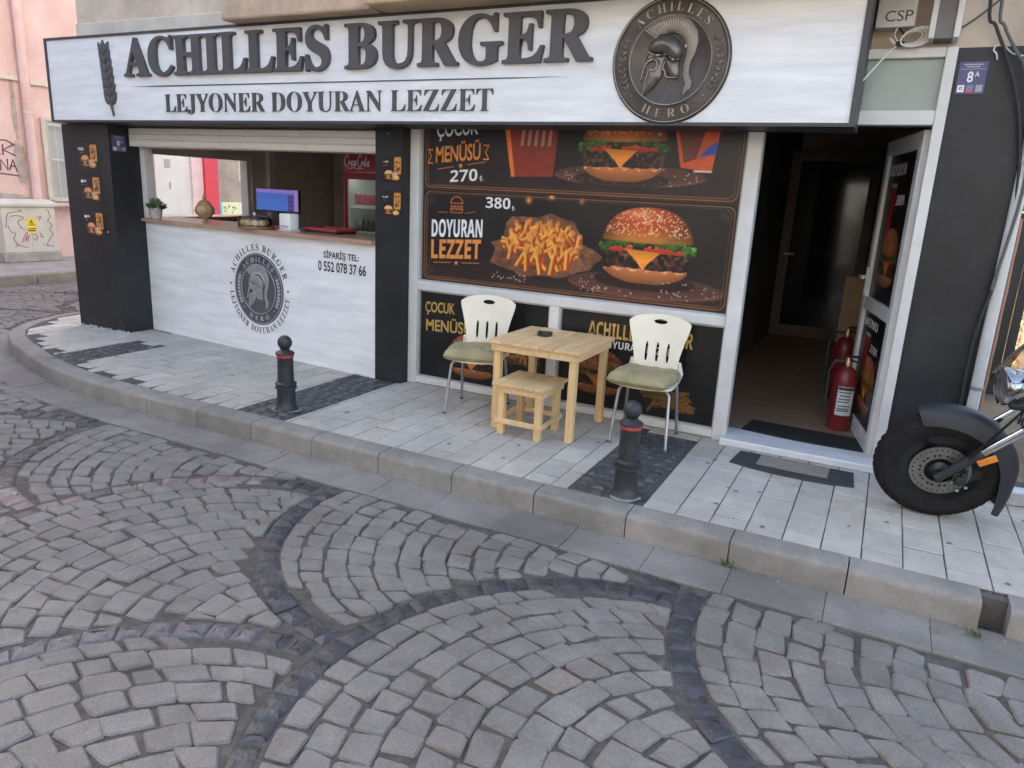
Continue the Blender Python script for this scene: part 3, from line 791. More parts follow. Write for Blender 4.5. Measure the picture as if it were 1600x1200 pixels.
def emblem(parent, cx, cz, R, y, put, mats, depth=1.):
    """raised emblem: rim, rings, lettering, laurel, crested helmet"""
    md, ml, mh = mats; D = depth*R
    prof = [(0, -.02), (.66, -.02), (.68, -.035), (.70, -.035), (.715, -.03), (.93, -.03), (.945, -.05), (.965, -.055), (.985, -.045), (1.0, -.02), (1.0, 0)]
    disc = MB(); n = 72; v = []
    for r, h in prof:
        for k in range(n): a = 2*PI*k/n; v.append((cx+R*r*math.cos(a), y+D*h, cz+R*r*math.sin(a)))
    disc.add(v, [(i*n+k, i*n+(k+1) % n, (i+1)*n+(k+1) % n, (i+1)*n+k) for i in range(len(prof)-1) for k in range(n)])
    root = put('medallion', disc, md, parent, True)
    for rr in (.69, .962):
        t_ = MB(); t_.tube([(cx+R*rr*math.cos(2*PI*k/64), y-D*.05, cz+R*rr*math.sin(2*PI*k/64)) for k in range(65)], R*.010, 6, False); put('ring', t_, ml, root, True)
    y1 = y-D*.029
    put('lettering', text_arc(MB(), serif('ACHILLES'), cx, cz, R*.755, rad(140), rad(40), R*.135, y1, D*.022, off=-.012), ml, root)
    put('lettering', text_arc(MB(), serif('HERO'), cx, cz, R*.755, rad(238), rad(302), R*.135, y1, D*.022, True, off=-.012), ml, root)
    for a in (150, 30, 222, 318):
        put('stud', MB().ball((cx+R*.82*math.cos(rad(a)), y1-D*.005, cz+R*.82*math.sin(rad(a))), R*.018, 8), ml, root, True)
    for sd in (-1, 1):
        lv = MB()
        for k in range(9):
            a = rad(213-k*6.6) if sd < 0 else rad(-33+k*6.6); px_, pz_ = .82*math.cos(a), .82*math.sin(a); dirn = a-PI/2 if sd < 0 else a+PI/2
            for q in (-1, 1): inflate(lv, leaf_poly(px_, pz_, dirn+q*.55, .125, .030), y1, .04*depth, .02, org=(cx, cz), sc=R)
        put('laurel', lv, ml, root, True)
    I = lambda poly, h, step=.035, holes=(), base=0., flat=.15: inflate(MB(), poly, y-D*.019, h*depth, step, holes, (cx, cz), R, flat, base*depth)
    crest_out = [(-.47, .47), (-.36, .58), (-.20, .66), (-.02, .69), (.16, .67), (.31, .58), (.41, .44), (.44, .28), (.41, .10), (.34, -.06), (.33, -.20), (.40, -.33), (.38, -.45), (.27, -.54)]
    crest_in = [(.30, -.44), (.30, -.36), (.24, -.24), (.24, -.08), (.27, .06), (.27, .20), (.22, .33), (.12, .42), (0, .455), (-.12, .43), (-.22, .37), (-.27, .33)]
    put('crest', I(crest_out+crest_in, .045), mh, root, True)
    br = MB(); K = 46                                                # bristles
    def along(pts, t):
        P = [Vector(p) for p in pts]; L = [0]
        for i in range(len(P)-1): L.append(L[-1]+(P[i+1]-P[i]).length)
        q = t*L[-1]; i = max(k for k in range(len(P)-1) if L[k] <= q+1e-9); return P[i]+(P[i+1]-P[i])*((q-L[i])/(L[i+1]-L[i]))
    ci = crest_in[::-1]
    for k in range(K):
        t_ = (k+.5)/K; a = along(ci, t_); b = along(crest_out, t_); d = (b-a); n_ = Vector((-d.y, d.x)).normalized()*.0075
        inflate(br, [tuple(a+d*.08-n_*.7), tuple(b-d*.03-n_), tuple(b+d*.01), tuple(b-d*.03+n_), tuple(a+d*.08+n_*.7)], y-D*.062, .022*depth, .03, org=(cx, cz), sc=R)
    put('bristles', br, ml, root)
    put('crest_band', I(stroke([(-.30, .31), (-.22, .38), (-.10, .43), (.03, .44), (.15, .39), (.23, .29), (.25, .19)], .035), .05, .03, base=.02), ml, root, True)
    put('dome', I(bez([(-.37, .16), (-.35, .27), (-.25, .36), (-.08, .385), (.08, .34), (.18, .22), (.19, .08), (.12, .0), (.0, .03), (-.12, .10), (-.25, .11)]), .16, .04, base=.01), mh, root, True)
    put('brow', I(stroke([(-.38, .15), (-.26, .09), (-.12, .085), (-.03, .10), (.04, .02), (.13, .0), (.16, .03)], .014), .06, .02, base=.06), ml, root, True)
    face = [(-.37, .15), (-.25, .09), (-.10, .08), (-.03, .09), (-.08, -.02), (-.10, -.13), (-.11, -.27), (-.24, -.42), (-.41, -.56), (-.42, -.44), (-.36, -.20), (-.335, -.13), (-.24, -.13), (-.20, -.06), (-.24, .005), (-.34, -.02), (-.38, -.06), (-.43, -.28), (-.46, -.30), (-.43, -.12), (-.40, .05)]
    put('face_guard', I(face, .08, .03, base=.015), mh, root, True)
    put('eye_rim', I(stroke([(-.46, -.29), (-.41, -.08), (-.34, .0), (-.24, .01), (-.195, -.06), (-.24, -.14), (-.33, -.15), (-.365, -.26), (-.41, -.55)], .010), .035, .02, base=.055), ml, root, True)
    put('neck_guard', I(bez([(-.06, .06), (.03, .0), (.13, -.01), (.16, -.10), (.15, -.26), (.02, -.26), (-.04, -.17), (-.07, -.05)]), .07, .03, base=.01), mh, root, True)
    put('guard_edge', I(stroke([(-.07, .0), (-.10, -.12), (-.06, -.17), (-.03, -.25), (.15, -.27)], .010), .03, .02, base=.04), ml, root, True)
    return root
m_br = mat('bronze_field', (.085, .072, .062), .48, .35, 6, .15, 40, metal=.55)
m_brl = mat('bronze_edges', (.30, .265, .23), .38, .2, 8, metal=.6)
m_brh = mat('bronze_helmet', (.17, .148, .128), .36, .3, 7, .08, 30, metal=.6)
emblem(None, -1.366, 2.421, .366, SY-.001, sg, (m_br, m_brl, m_brh))

# ---- the print on the counter board: same emblem nearly flat, ring of words, phone number
m_pk = mat('print_dark', (.035, .034, .037), .5, .1, 5); m_pd = mat('print_field', (.075, .073, .08), .5, .3, 5)
m_pl = mat('print_light', (.40, .39, .40), .5, .1, 5); m_ph = mat('print_helmet', (.24, .235, .24), .3, .2, 5)
ang = math.atan2(-.26, 3.3); cmx = -5.18
CRot = Matrix.Rotation(ang, 4, 'Z')
def cput(n, mb, m, p, s=False):
    # flat local x about cmx -> along the slanted board
    mb.v = [tuple(Vector((cmx, CY(cmx), 0))+CRot @ Vector((q[0]-cmx, q[1], q[2]))) for q in mb.v]
    return kp(n, mb, m, p, s)
emblem(None, cmx, .612, .335, -.001, cput, (m_pd, m_pl, m_ph), .4)
cput('lettering', text_arc(MB(), serif('ACHILLES BURGER'), cmx, .612, .358, rad(162), rad(18), .058, -.002, off=.004, ws=.9), m_pk, None)
cput('lettering', text_arc(MB(), serif('LEJYONER DOYURAN LEZZET'), cmx, .612, .358, rad(187), rad(353), .056, -.002, 0, True, off=.002, ws=.8), m_pk, None)
for a in (177, 3): cput('dot', MB().ball((cmx+.392*math.cos(rad(a)), -.001, .612+.392*math.sin(rad(a))), .012, 10, (1, .15, 1)), m_pk, None)
cput('lettering', text_fit(MB(), 'SİPARİŞ TEL:', -4.335, -3.925, .965, 1.052, -.002, off=.026), m_pk, None)
cput('lettering', text_fit(MB(), '0 552 078 37 66', -4.40, -3.845, .862, .952, -.002, off=.022), m_pk, None)
# ================================================================ printed pictures, painted point by point onto fine flat sheets
def lin(c): c = np.asarray(c, float); return np.where(c <= .04045, c/12.92, ((c+.055)/1.055)**2.4)
def vnoise(shape, cell, oct=3, seed=0):
    r = np.random.default_rng(seed); h, w = shape; out = np.zeros(shape); amp = 1; tot = 0
    for o in range(oct):
        c = max(1.5, cell/2**o); gh, gw = int(h/c)+3, int(w/c)+3; g = r.random((gh, gw))
        y = np.arange(h)/c; x = np.arange(w)/c; yi = y.astype(int); xi = x.astype(int); fy = (y-yi)[:, None]; fx = (x-xi)[None, :]
        fy = fy*fy*(3-2*fy); fx = fx*fx*(3-2*fx)
        a = g[yi][:, xi]; b = g[yi][:, xi+1]; c_ = g[yi+1][:, xi]; d = g[yi+1][:, xi+1]
        out += amp*((a*(1-fx)+b*fx)*(1-fy)+(c_*(1-fx)+d*fx)*fy); tot += amp; amp *= .5
    return out/tot
class WM:
    """coverage mask on a window of the picture"""
    def __init__(s, m, sl, shape): s.m, s.sl, s.shape = m, sl, shape
    def __mul__(s, k): return WM(s.m*(k if np.isscalar(k) else k[s.sl]), s.sl, s.shape)
    def full(s): f = np.zeros(s.shape); f[s.sl] = s.m; return f
class Canvas:
    """picture in metres, u to the right and v up, sRGB values"""
    def __init__(s, w, h, res, base=(.12, .10, .095), seed=1):
        s.w, s.h, s.res = w, h, res; s.nx, s.ny = int(w/res)+1, int(h/res)+1; s.seed = seed
        u = np.linspace(0, w, s.nx); v = np.linspace(0, h, s.ny); s.U, s.V = np.meshgrid(u, v)
        s.I = np.ones((s.ny, s.nx, 3))*np.array(base)
        s.n1 = vnoise(s.U.shape, .05/res, 4, seed); s.n2 = vnoise(s.U.shape, .012/res, 2, seed+9); s.n3 = vnoise(s.U.shape, .2/res, 3, seed+5)
    def put(s, mask, col):
        col = np.asarray(col, float)
        if isinstance(mask, WM):
            if mask.m.size == 0: return
            m = np.clip(mask.m, 0, 1)[..., None]; c = col if col.ndim == 1 else col[mask.sl]; s.I[mask.sl] = s.I[mask.sl]*(1-m)+c*m; return
        m = np.clip(mask, 0, 1)[..., None]; s.I = s.I*(1-m)+col*m
    def win(s, x0, x1, y0, y1):
        e = 2*s.res; return (slice(max(0, int((y0-e)/s.res)), max(0, min(s.ny, int((y1+e)/s.res)+2))), slice(max(0, int((x0-e)/s.res)), max(0, min(s.nx, int((x1+e)/s.res)+2))))
    def aa(s, sd): return np.clip(.5-sd/s.res, 0, 1)             # signed distance -> coverage
    def ell(s, cx, cy, rx, ry, rot=0.):
        c, d = math.cos(rot), math.sin(rot); q = max(rx, ry); sl = s.win(cx-q, cx+q, cy-q, cy+q); U, V = s.U[sl], s.V[sl]
        x = (U-cx)*c+(V-cy)*d; y = -(U-cx)*d+(V-cy)*c
        return WM(s.aa((np.hypot(x/rx, y/ry)-1)*min(rx, ry)), sl, s.U.shape)
    def poly(s, pts):
        A = np.array(pts); lo, hi = A.min(0), A.max(0); sl = s.win(lo[0], hi[0], lo[1], hi[1]); U, V = s.U[sl], s.V[sl]
        if U.size == 0: return WM(np.zeros(U.shape), sl, s.U.shape)
        P = np.stack([U.ravel(), V.ravel()], 1); ins = inside(P, pts); d = dist_poly(P, pts)
        return WM(np.clip(.5+np.where(ins, d, -d)/s.res, 0, 1).reshape(U.shape), sl, s.U.shape)
    def seg(s, a, b, w):
        a, b = np.array(a), np.array(b); ab = b-a; lo, hi = np.minimum(a, b)-w, np.maximum(a, b)+w; sl = s.win(lo[0], hi[0], lo[1], hi[1]); U, V = s.U[sl], s.V[sl]
        t = np.clip(((U-a[0])*ab[0]+(V-a[1])*ab[1])/(ab@ab+1e-12), 0, 1)
        return WM(s.aa(np.hypot(U-a[0]-t*ab[0], V-a[1]-t*ab[1])-w/2), sl, s.U.shape)
    def rrect(s, x0, x1, y0, y1, r):
        qx = np.abs(s.U-(x0+x1)/2)-(x1-x0)/2+r; qy = np.abs(s.V-(y0+y1)/2)-(y1-y0)/2+r
        return np.hypot(np.maximum(qx, 0), np.maximum(qy, 0))+np.minimum(np.maximum(qx, qy), 0)-r
    def frame(s, x0, x1, y0, y1, r=.03, w=.006, col=(.86, .55, .27)):
        sd = s.rrect(x0, x1, y0, y1, r); s.put(np.clip(.9-np.abs(sd)/(w*.75), 0, 1), col)
        sd = s.rrect(x0+.022, x1-.022, y0+.016, y1-.016, r*.8); s.put(.7*np.clip(.9-np.abs(sd)/(w*.5), 0, 1), col)
    def sheet(s, name, parent, y, x0, z0, mtx=None, m=None):
        """the sheet of points in the xz plane at depth y, lower left corner x0,z0"""
        C = lin(np.clip(s.I, 0, 1)); X = x0+s.U; Z = z0+s.V; n = s.nx*s.ny
        co = np.stack([X, np.full_like(X, y), Z], -1).reshape(-1, 3).astype(np.float32)
        i = np.arange(s.ny-1)[:, None]*s.nx+np.arange(s.nx-1)[None, :]
        q = np.stack([i, i+1, i+s.nx+1, i+s.nx], -1).reshape(-1, 4).astype(np.int32); nf = len(q)
        me = bpy.data.meshes.new(name); me.vertices.add(n); me.vertices.foreach_set('co', co.ravel())
        me.loops.add(nf*4); me.loops.foreach_set('vertex_index', q.ravel()); me.polygons.add(nf)
        me.polygons.foreach_set('loop_start', np.arange(0, nf*4, 4, dtype=np.int32)); me.update(calc_edges=True)
        a = me.color_attributes.new('print', 'FLOAT_COLOR', 'POINT'); a.data.foreach_set('color', np.concatenate([C.reshape(-1, 3), np.ones((n, 1))], 1).astype(np.float32).ravel())
        return link(name, me, m or vcol_mat('printed_film'), parent)
def glow(c, x, y, r, col, k=1.):
    d = np.exp(-((c.U-x)**2+(c.V-y)**2)/(r*r)); c.I = c.I+d[..., None]*np.array(col)*k
def board(c, cx, cy, rx, ry):
    m = c.ell(cx, cy, rx, ry); st = vnoise(c.U.shape, 3, 1, 3); t = np.clip((c.V-cy)/ry, -1, 1)
    k = .26+.10*c.n1+.12*np.clip(-t, 0, 1)*c.n2
    c.put(m, np.stack([k*1.05, k*.66, k*.55], -1)); e = c.ell(cx, cy, rx, ry).full()-c.ell(cx, cy+.012, rx*.985, ry*.93).full()
    c.put(np.clip(e, 0, 1)*.8*(c.V < cy), (.46, .28, .20))
    r = random.Random(3)
    for k in range(40):
        a = r.uniform(0, 2*PI); q = r.uniform(.55, .95); x, y = cx+rx*q*math.cos(a), cy+ry*q*math.sin(a)
        c.put(c.ell(x, y, .006, .0035, r.uniform(0, 3)), (.82, .74, .66))
def burger(c, cx, by, w, seed=1):
    """cheeseburger standing on by, bun width w"""
    r = random.Random(seed); R = w/2; U, V = c.U-cx, c.V-by
    c.put(c.ell(cx, by+.02*w, R*1.15, .10*w)*.55, (.05, .035, .03))
    # bottom bun
    m = c.aa(np.maximum(c.rrect(cx-R*.97, cx+R*.97, by, by+.20*w, .085*w), (np.hypot(U/(R*1.0), (V-.20*w)/(.21*w))-1)*.2*w)); t = np.clip(V/(.2*w), 0, 1); sh = 1-.35*np.abs(U/R)**3
    k = (.52+.38*t)*sh+.06*(c.n2-.5); c.put(m, np.stack([k*1.02, k*.60, k*.33], -1))
    cr = m*np.clip(1-np.abs(V-.155*w+.02*w*np.sin(U*60/w*.6))/(.022*w), 0, 1)*(c.n2 > .38); c.put(cr*.85, (.97, .80, .58))
    # patty
    m = c.aa(c.rrect(cx-R*.99, cx+R*.99, by+.155*w, by+.335*w, .075*w)+.010*w*(c.n1-.5)*4)
    ru = vnoise(c.U.shape, max(2, .035*w/c.res), 2, seed+20); k = .10+.52*np.clip(ru-.36, 0, 1)*1.9*(.55+.5*np.clip((V-.15*w)/(.18*w), 0, 1)); k = k*(1-.25*np.abs(U/R)**4)
    c.put(m, np.stack([k*1.02, k*.62, k*.48], -1))
    # tomato slices
    for (a, b, q) in ((-.93, -.30, 0), (-.05, .93, 1)):
        x0, x1 = cx+R*a, cx+R*b; m = c.aa(c.rrect(x0, x1, by+.335*w, by+.415*w, .035*w)); t = np.clip((V-.335*w)/(.08*w), 0, 1); k = .62+.3*t+.08*(c.n2-.5)
        c.put(m, np.stack([k, k*.30, k*.20], -1)); c.put(m*np.clip(1-np.abs(t-.8)/.12, 0, 1)*.5, (1, .55, .42))
    # cheese
    p = [(cx-R*.52, by+.37*w), (cx+R*.34, by+.345*w), (cx+R*.26, by+.31*w), (cx+R*.06, by+.215*w), (cx-R*.02, by+.155*w), (cx-R*.09, by+.17*w), (cx-R*.20, by+.25*w), (cx-R*.40, by+.335*w)]
    m = c.poly(p); t = np.clip((V-.15*w)/(.22*w), 0, 1); k = .72+.25*(1-np.abs(t-.4)*1.5); c.put(m, np.stack([k*1.05, k*.64, k*.20], -1))
    c.put(c.seg(p[4], p[7], .006)*.6, (1, .86, .45))
    # lettuce: frilled band of many small curls
    for row in range(3):
        n = 46
        for i in range(n):
            a = -1.06+2.12*(i+r.random()*.8)/n; dz = .425+.05*(1-abs(a)**2)-row*.022+r.uniform(-.018, .018)-(.03 if abs(a) > .85 else 0)
            g = r.uniform(.25, .60)*(.75+.25*(row == 0)); s_ = r.uniform(.022, .040)*w
            c.put(c.ell(cx+R*a, by+dz*w, s_, s_*r.uniform(.5, .95), r.uniform(0, 3))*.95, (g*.55, g*1.0, g*.30))
            if r.random() < .6: c.put(c.ell(cx+R*a, by+dz*w+.01*w, s_*.6, s_*.22, r.uniform(-1, 1))*.8, (g*.95, min(1, g*1.45), g*.55))
            if r.random() < .4: c.put(c.ell(cx+R*a, by+dz*w-.02*w, s_*.5, s_*.3, r.uniform(-1, 1))*.8, (.06, .12, .05))
    # top bun
    x = U/(R*1.0); zb = .475*w; q = (V-zb)/(.345*w)
    sd = (np.abs(x)**2.3+np.clip(q, 0, 9)**2.0)**.47-1; m = c.aa(sd*R*.8)*(V > zb-.02*w); m = np.maximum(m, c.ell(cx, by+zb+.008*w, R*1.0, .045*w).full())
    lt = np.clip(1-((x+.12)**2*1.0+(q-.62)**2*1.3), 0, 1); rim = np.clip(1-q*2.6, 0, 1)
    k = .36+.36*lt+.05*(c.n1-.5)*2
    c.put(m, np.stack([k*1.08+.20*rim, k*.36+.26*rim+.06*lt, k*.20+.09*rim], -1))
    c.put(m*np.clip((np.abs(x)-.72)/.3, 0, 1)*.55, (.36, .16, .08)); c.put(m*np.exp(-((x+.2)**2/.10+(q-.78)**2/.02))*.45, (1, .78, .62))
    for i in range(330):
        a = r.uniform(-.93, .93); b = r.uniform(.12, .98)
        if abs(a)**2.3+b*b > .93: continue
        c.put(c.ell(cx+R*a, by+zb+b*.345*w, .0092*w, .0056*w, r.uniform(0, 3))*.95, (.98, .86, .66) if r.random() < .7 else (.85, .60, .40))
def fries(c, cx, cy, w, seed=2):
    r = random.Random(seed); n = 26; P = []
    for i in range(n):
        a = 2*PI*i/n; q = 1+r.uniform(-.10, .10)+(.12 if i % 3 == 0 else 0); P.append((cx+w*.52*q*math.cos(a), cy-.02*w+w*.24*q*math.sin(a)+(.10*w if 0.9 < a < 2.6 else 0)))
    m = c.poly(P); k = .20+.32*c.n1+.10*c.n2; c.put(m, np.stack([k*1.1, k*.72, k*.50], -1))
    for i in range(14): a = 2*PI*i/14; c.put(c.seg((cx+w*.5*math.cos(a), cy-.02*w+w*.22*math.sin(a)), (cx+w*.38*math.cos(a+.2), cy+w*.15*math.sin(a+.2)), .006)*.6, (.62, .42, .30))
    L = []
    for i in range(95):
        a = r.uniform(0, 2*PI); q = math.sqrt(r.random()); x = cx+w*.38*q*math.cos(a); y = cy+.03*w+w*.17*q*math.sin(a)+.10*w*(1-q)
        L.append((y, x, r.gauss(PI/2, .85), r.uniform(.13, .23)*w))
    L.sort(reverse=True)
    for y, x, a, l in L:
        d = np.array((math.cos(a), math.sin(a)*.85)); d /= np.hypot(*d); nn = np.array((-d[1], d[0])); b = .027*w; o = np.array((x, y)); k = r.uniform(.80, 1.0)
        A, B = o-d*l/2, o+d*l/2
        c.put(c.poly([A-nn*b, B-nn*b, B+nn*b, A+nn*b]), (.66*k, .28*k, .08*k))
        c.put(c.poly([A-nn*b*.1, B-nn*b*.1, B+nn*b, A+nn*b]), (.98*k, .60*k, .21*k))
        c.put(c.seg(A+nn*b*.75, B+nn*b*.75, .006)*.75, (1, .84, .46)); c.put(c.ell(B[0], B[1], b*.9, b*.8, a)*.7, (.95*k, .62*k, .28*k))
def sparks(c, x, y, a0, n=5, l=.05):
    for i in range(n): a = a0+(i-(n-1)/2)*.38; c.put(c.seg((x+.022*math.cos(a), y+.022*math.sin(a)), (x+l*math.cos(a), y+l*math.sin(a)), .0028)*.5, (.70, .62, .50))
def star(c, x, y, r, col):
    c.put(c.poly([(x+(r if k % 2 == 0 else r*.42)*math.sin(PI*k/5), y+(r if k % 2 == 0 else r*.42)*math.cos(PI*k/5)) for k in range(10)]), col)
ORG = (.93, .55, .20)
m_worg = mat('print_orange', (.72, .27, .05), .4, .15, 30); m_wwht = mat('print_white', (.78, .77, .75), .4, .1, 30); m_wgold = mat('print_gold', (.52, .33, .08), .4, .2, 30)
def poster(name, label, x, y, z, rz=0.):
    o = thing(name, label, 'poster', (x, y, z), rz); return o

# ---- big window, lower picture: fries and burger, 380
WX0, WZ0 = -3.388, .878
c = Canvas(2.473, .715, .0042, (.115, .095, .09), 1)
c.I += (c.n3-.5)[..., None]*.05*np.array((1.3, .9, .7)); fl = np.clip(1-c.V/.30, 0, 1); gr = vnoise(c.U.shape, 2, 1, 44)
c.I += (fl*.10*(.5+c.n1))[..., None]*np.array((1.1, .68, .52))
for k in range(7): yy = .03+.036*k; c.put(np.clip(1-np.abs(c.V-yy-.004*np.sin(c.U*3+k))/.003, 0, 1)*.35*(c.n1 > .45), (.07, .05, .045))
for (px, py, r_, cl) in ((825, 313, .016, (.95, .55, .15)), (861, 307, .016, (.98, .66, .2)), (908, 315, .014, (.62, .32, .2))):
    p = ony(px, py, 0); glow(c, p.x-WX0, p.z-WZ0, r_*1.5, cl, .9)
def uv(px, py): p = ony(px, py, 0); return p.x-WX0, p.z-WZ0
bx, bz = uv(1000, 470); board(c, uv(1003, 440)[0], uv(1003, 447)[1]-.005, .57, .088)
fx_, fz_ = uv(845, 392); fries(c, fx_, fz_, .78)
burger(c, uv(1003, 445)[0], .145, .64)
r = random.Random(8)
for k in range(50):
    a = r.random(); x, y = (r.uniform(.62, .95), r.uniform(.06, .12)) if a < .4 else ((r.uniform(1.4, 1.6), r.uniform(.05, .09)) if a < .7 else (r.uniform(1.95, 2.25), r.uniform(.08, .17)))
    c.put(c.ell(x, y, .0055, .0035, r.uniform(0, 3)), (.85, .78, .70))
c.frame(.02, 2.45, .018, .70, .05)
for (x, y, a) in ((.055, .655, rad(-45)), (.055, .07, rad(45)), (2.41, .66, rad(-135)), (2.40, .06, rad(110))): sparks(c, x, y, a, 5, .06)
sx, sy_ = uv(711, 411); star(c, sx, sy_, .022, ORG); c.put(c.seg((sx-.21, sy_-.012), (sx-.05, sy_), .005), ORG); c.put(c.seg((sx+.05, sy_+.004), (sx+.21, sy_+.016), .005), ORG)
hx, hy = uv(712, 320)                                               # little line-drawn burger
for (a, b) in (((-.055, .012), (.055, .012)), ((-.06, -.01), (.06, -.01)), ((-.055, -.035), (.055, -.035)), ((-.05, -.06), (.05, -.06)), ((-.055, -.035), (-.05, -.06)), ((.055, -.035), (.05, -.06))): c.put(c.seg((hx+a[0], hy+a[1]), (hx+b[0], hy+b[1]), .005), ORG)
pr_ = None
for k in range(13): a = PI*k/12; q = (hx+.055*math.cos(a), hy+.012+.05*math.sin(a)); pr_ and c.put(c.seg(pr_, q, .005), ORG); pr_ = q
pr_ = None
for k in range(9): q = (hx-.055+.11*k/8, hy-.023+(.008 if k % 2 else -.008)); pr_ and c.put(c.seg(pr_, q, .004), ORG); pr_ = q
c.put(c.seg((hx-.17, hy-.065), (hx-.08, hy-.06), .004), ORG); c.put(c.seg((hx+.08, hy-.06), (hx+.17, hy-.045), .004), ORG)
pA = poster('menu_poster', 'wide black window poster with fries and a sesame burger, priced 380', WX0, 0, WZ0); PYF = .016
c.sheet('print', pA, PYF, 0, 0)
def ptext(pst, ox, oz, body, m, px0, px1, pz0, pz1, off=.0, y=PYF-.0015, **k):
    text_fit(MB(), body, px0-ox, px1-ox, pz0-oz, pz1-oz, y, off=off, **k).build('lettering', m, pst)
ptext(pA, WX0, WZ0, sansb('380'), m_wwht, -2.812, -2.60, 1.478, 1.560, rise=-.0)
ptext(pA, WX0, WZ0, '₺', m_wwht, -2.585, -2.56, 1.468, 1.505)
ptext(pA, WX0, WZ0, sansb('DOYURAN'), m_wwht, -3.30, -2.832, 1.225, 1.365, off=.012, rise=.025)
ptext(pA, WX0, WZ0, sansb('LEZZET'), m_worg, -3.30, -2.842, 1.055, 1.205, off=.012, rise=.03)

# ---- big window, upper picture: child menu 270 (its top runs up behind the sign)
UZ0 = 1.597; c = Canvas(2.473, .49, .0042, (.11, .09, .085), 2)
def uv(px, py): p = ony(px, py, 0); return p.x-WX0, p.z-UZ0
c.I += (c.n3-.5)[..., None]*.05*np.array((1.3, .9, .7)); fl = np.clip(1-c.V/.16, 0, 1); c.I += (fl*.09*(.5+c.n1))[..., None]*np.array((1.1, .66, .5))
board(c, uv(978, 275)[0], uv(978, 275)[1], .55, .075); burger(c, uv(970, 270)[0], .115, .60, 5)
x0, y0 = uv(788, 210); x1, y1 = uv(868, 210); x2, y2 = uv(862, 276); x3, y3 = uv(797, 276)          # red carton, stripes at its top
m = c.poly([(x3, y3), (x2, y2), (x1+.02, .5), (x0-.01, .5)]); k = .42+.10*c.n1; c.put(m, np.stack([k*1.15, k*.42, k*.28], -1))
c.put(c.poly([(x3, y3), (x3+.03, y3+.002), (x0+.03, .5), (x0-.01, .5)]), (.92, .48, .20))
for k in range(5): xx = x0+.13+.055*k; c.put(c.poly([(xx, .34), (xx+.025, .34), (xx+.04, .5), (xx+.015, .5)])*.8, (.75, .62, .52))
x0, y0 = uv(1055, 210); x1, y1 = uv(1122, 205); x2, y2 = uv(1111, 270); x3, y3 = uv(1062, 262)       # drink cup, orange with a blue band
c.put(c.poly([(x3, y3), (x2, y2), (x1+.02, .5), (x0-.01, .5)]), np.stack([.70+.2*c.n1, .26+.12*c.n1, .14+.05*c.n1], -1)); c.put(c.poly([(x3+.02, y3+.03), (x3+.10, y3+.06), (x1-.07, .5), (x0+.01, .5)])*.75, (.28, .13, .11))
c.put(c.poly([(x3+.11, y3+.07), (x2+.005, y3+.17), (x1+.01, .37), (x1, .31)]), (.12, .32, .68)); c.put(c.poly([(x2-.12, y2), (x2, y2), (x2+.0, y2+.012), (x2-.12, y2+.012)]), (.9, .82, .75))
c.frame(.02, 2.45, .018, .70, .05)
sx, sy_ = uv(718, 259); star(c, sx, sy_, .024, ORG); c.put(c.seg((sx-.21, sy_-.03), (sx-.06, sy_-.008), .005), ORG); c.put(c.seg((sx+.06, sy_+.01), (sx+.22, sy_+.035), .005), ORG)
pB = poster('menu_poster', 'black window poster half hidden under the sign, child menu priced 270', WX0, 0, UZ0)
c.sheet('print', pB, PYF, 0, 0)
ptext(pB, WX0, UZ0, sansb('270'), m_wwht, -3.14, -2.895, 1.655, 1.745, rise=.02)
ptext(pB, WX0, UZ0, '₺', m_wwht, -2.875, -2.845, 1.672, 1.715)
ptext(pB, WX0, UZ0, 'MENÜSÜ', m_worg, -3.275, -2.875, 1.795, 1.945, off=.02, rise=.035)
ptext(pB, WX0, UZ0, 'ÇOCUK', m_wwht, -3.27, -2.90, 1.955, 2.11, off=.015, rise=.03)
ptext(pB, WX0, UZ0, 'Σ', m_worg, -3.345, -3.30, 1.79, 1.90, off=-.01)
ptext(pB, WX0, UZ0, 'Σ', m_worg, -2.80, -2.85, 1.83, 1.94, off=-.01)

# ---- lower panes
def lower(x0, w, seed, fn, label):
    c = Canvas(w, .709, .0065, (.13, .125, .125), seed); c.I += (c.n3-.5)[..., None]*.03; fn(c, x0)
    p = poster('menu_poster', label, x0, 0, .074); c.sheet('print', p, PYF, 0, 0); return p
def lf(c, x0): burger(c, -2.88-x0, .04, .44, 11); fries(c, -2.46-x0, .30, .34, 4); c.I *= .82
pC = lower(-3.388, 1.171, 4, lf, 'black lower window pane lettered child menu in gold behind the chair')
ptext(pC, -3.388, .074, 'ÇOCUK', m_wgold, -3.345, -3.06, .59, .70, off=.02, rise=.01); ptext(pC, -3.388, .074, 'MENÜSÜ', m_wgold, -3.335, -2.90, .455, .575, off=.02, rise=.015)
def rf(c, x0):
    burger(c, -1.80-x0, .09, .42, 12)
    for k in range(26): r2 = random.Random(k); a = r2.gauss(.1, .5); x, y = 1.02+r2.uniform(-.16, .1)-.12, .13+r2.uniform(-.05, .05); c.put(c.seg((x-.09*math.cos(a), y-.05*math.sin(a)), (x+.09*math.cos(a), y+.05*math.sin(a)), .024), (.60*(.7+.3*r2.random()), .36, .15)); c.put(c.seg((x-.09*math.cos(a), y+.006-.05*math.sin(a)), (x+.09*math.cos(a), y+.006+.05*math.sin(a)), .008), (.78, .52, .26))
    c.I *= .72
pD = lower(-2.118, 1.20, 6, rf, 'black lower window pane with gold shop name behind the table')
ptext(pD, -2.118, .074, sansb('ACHILLES BURGER'), m_wgold, -1.90, -1.115, .60, .715, off=.008, rise=-.0); ptext(pD, -2.118, .074, sansb('DOYURAN LEZZET'), m_wwht, -1.80, -1.22, .53, .585, rise=-.0)

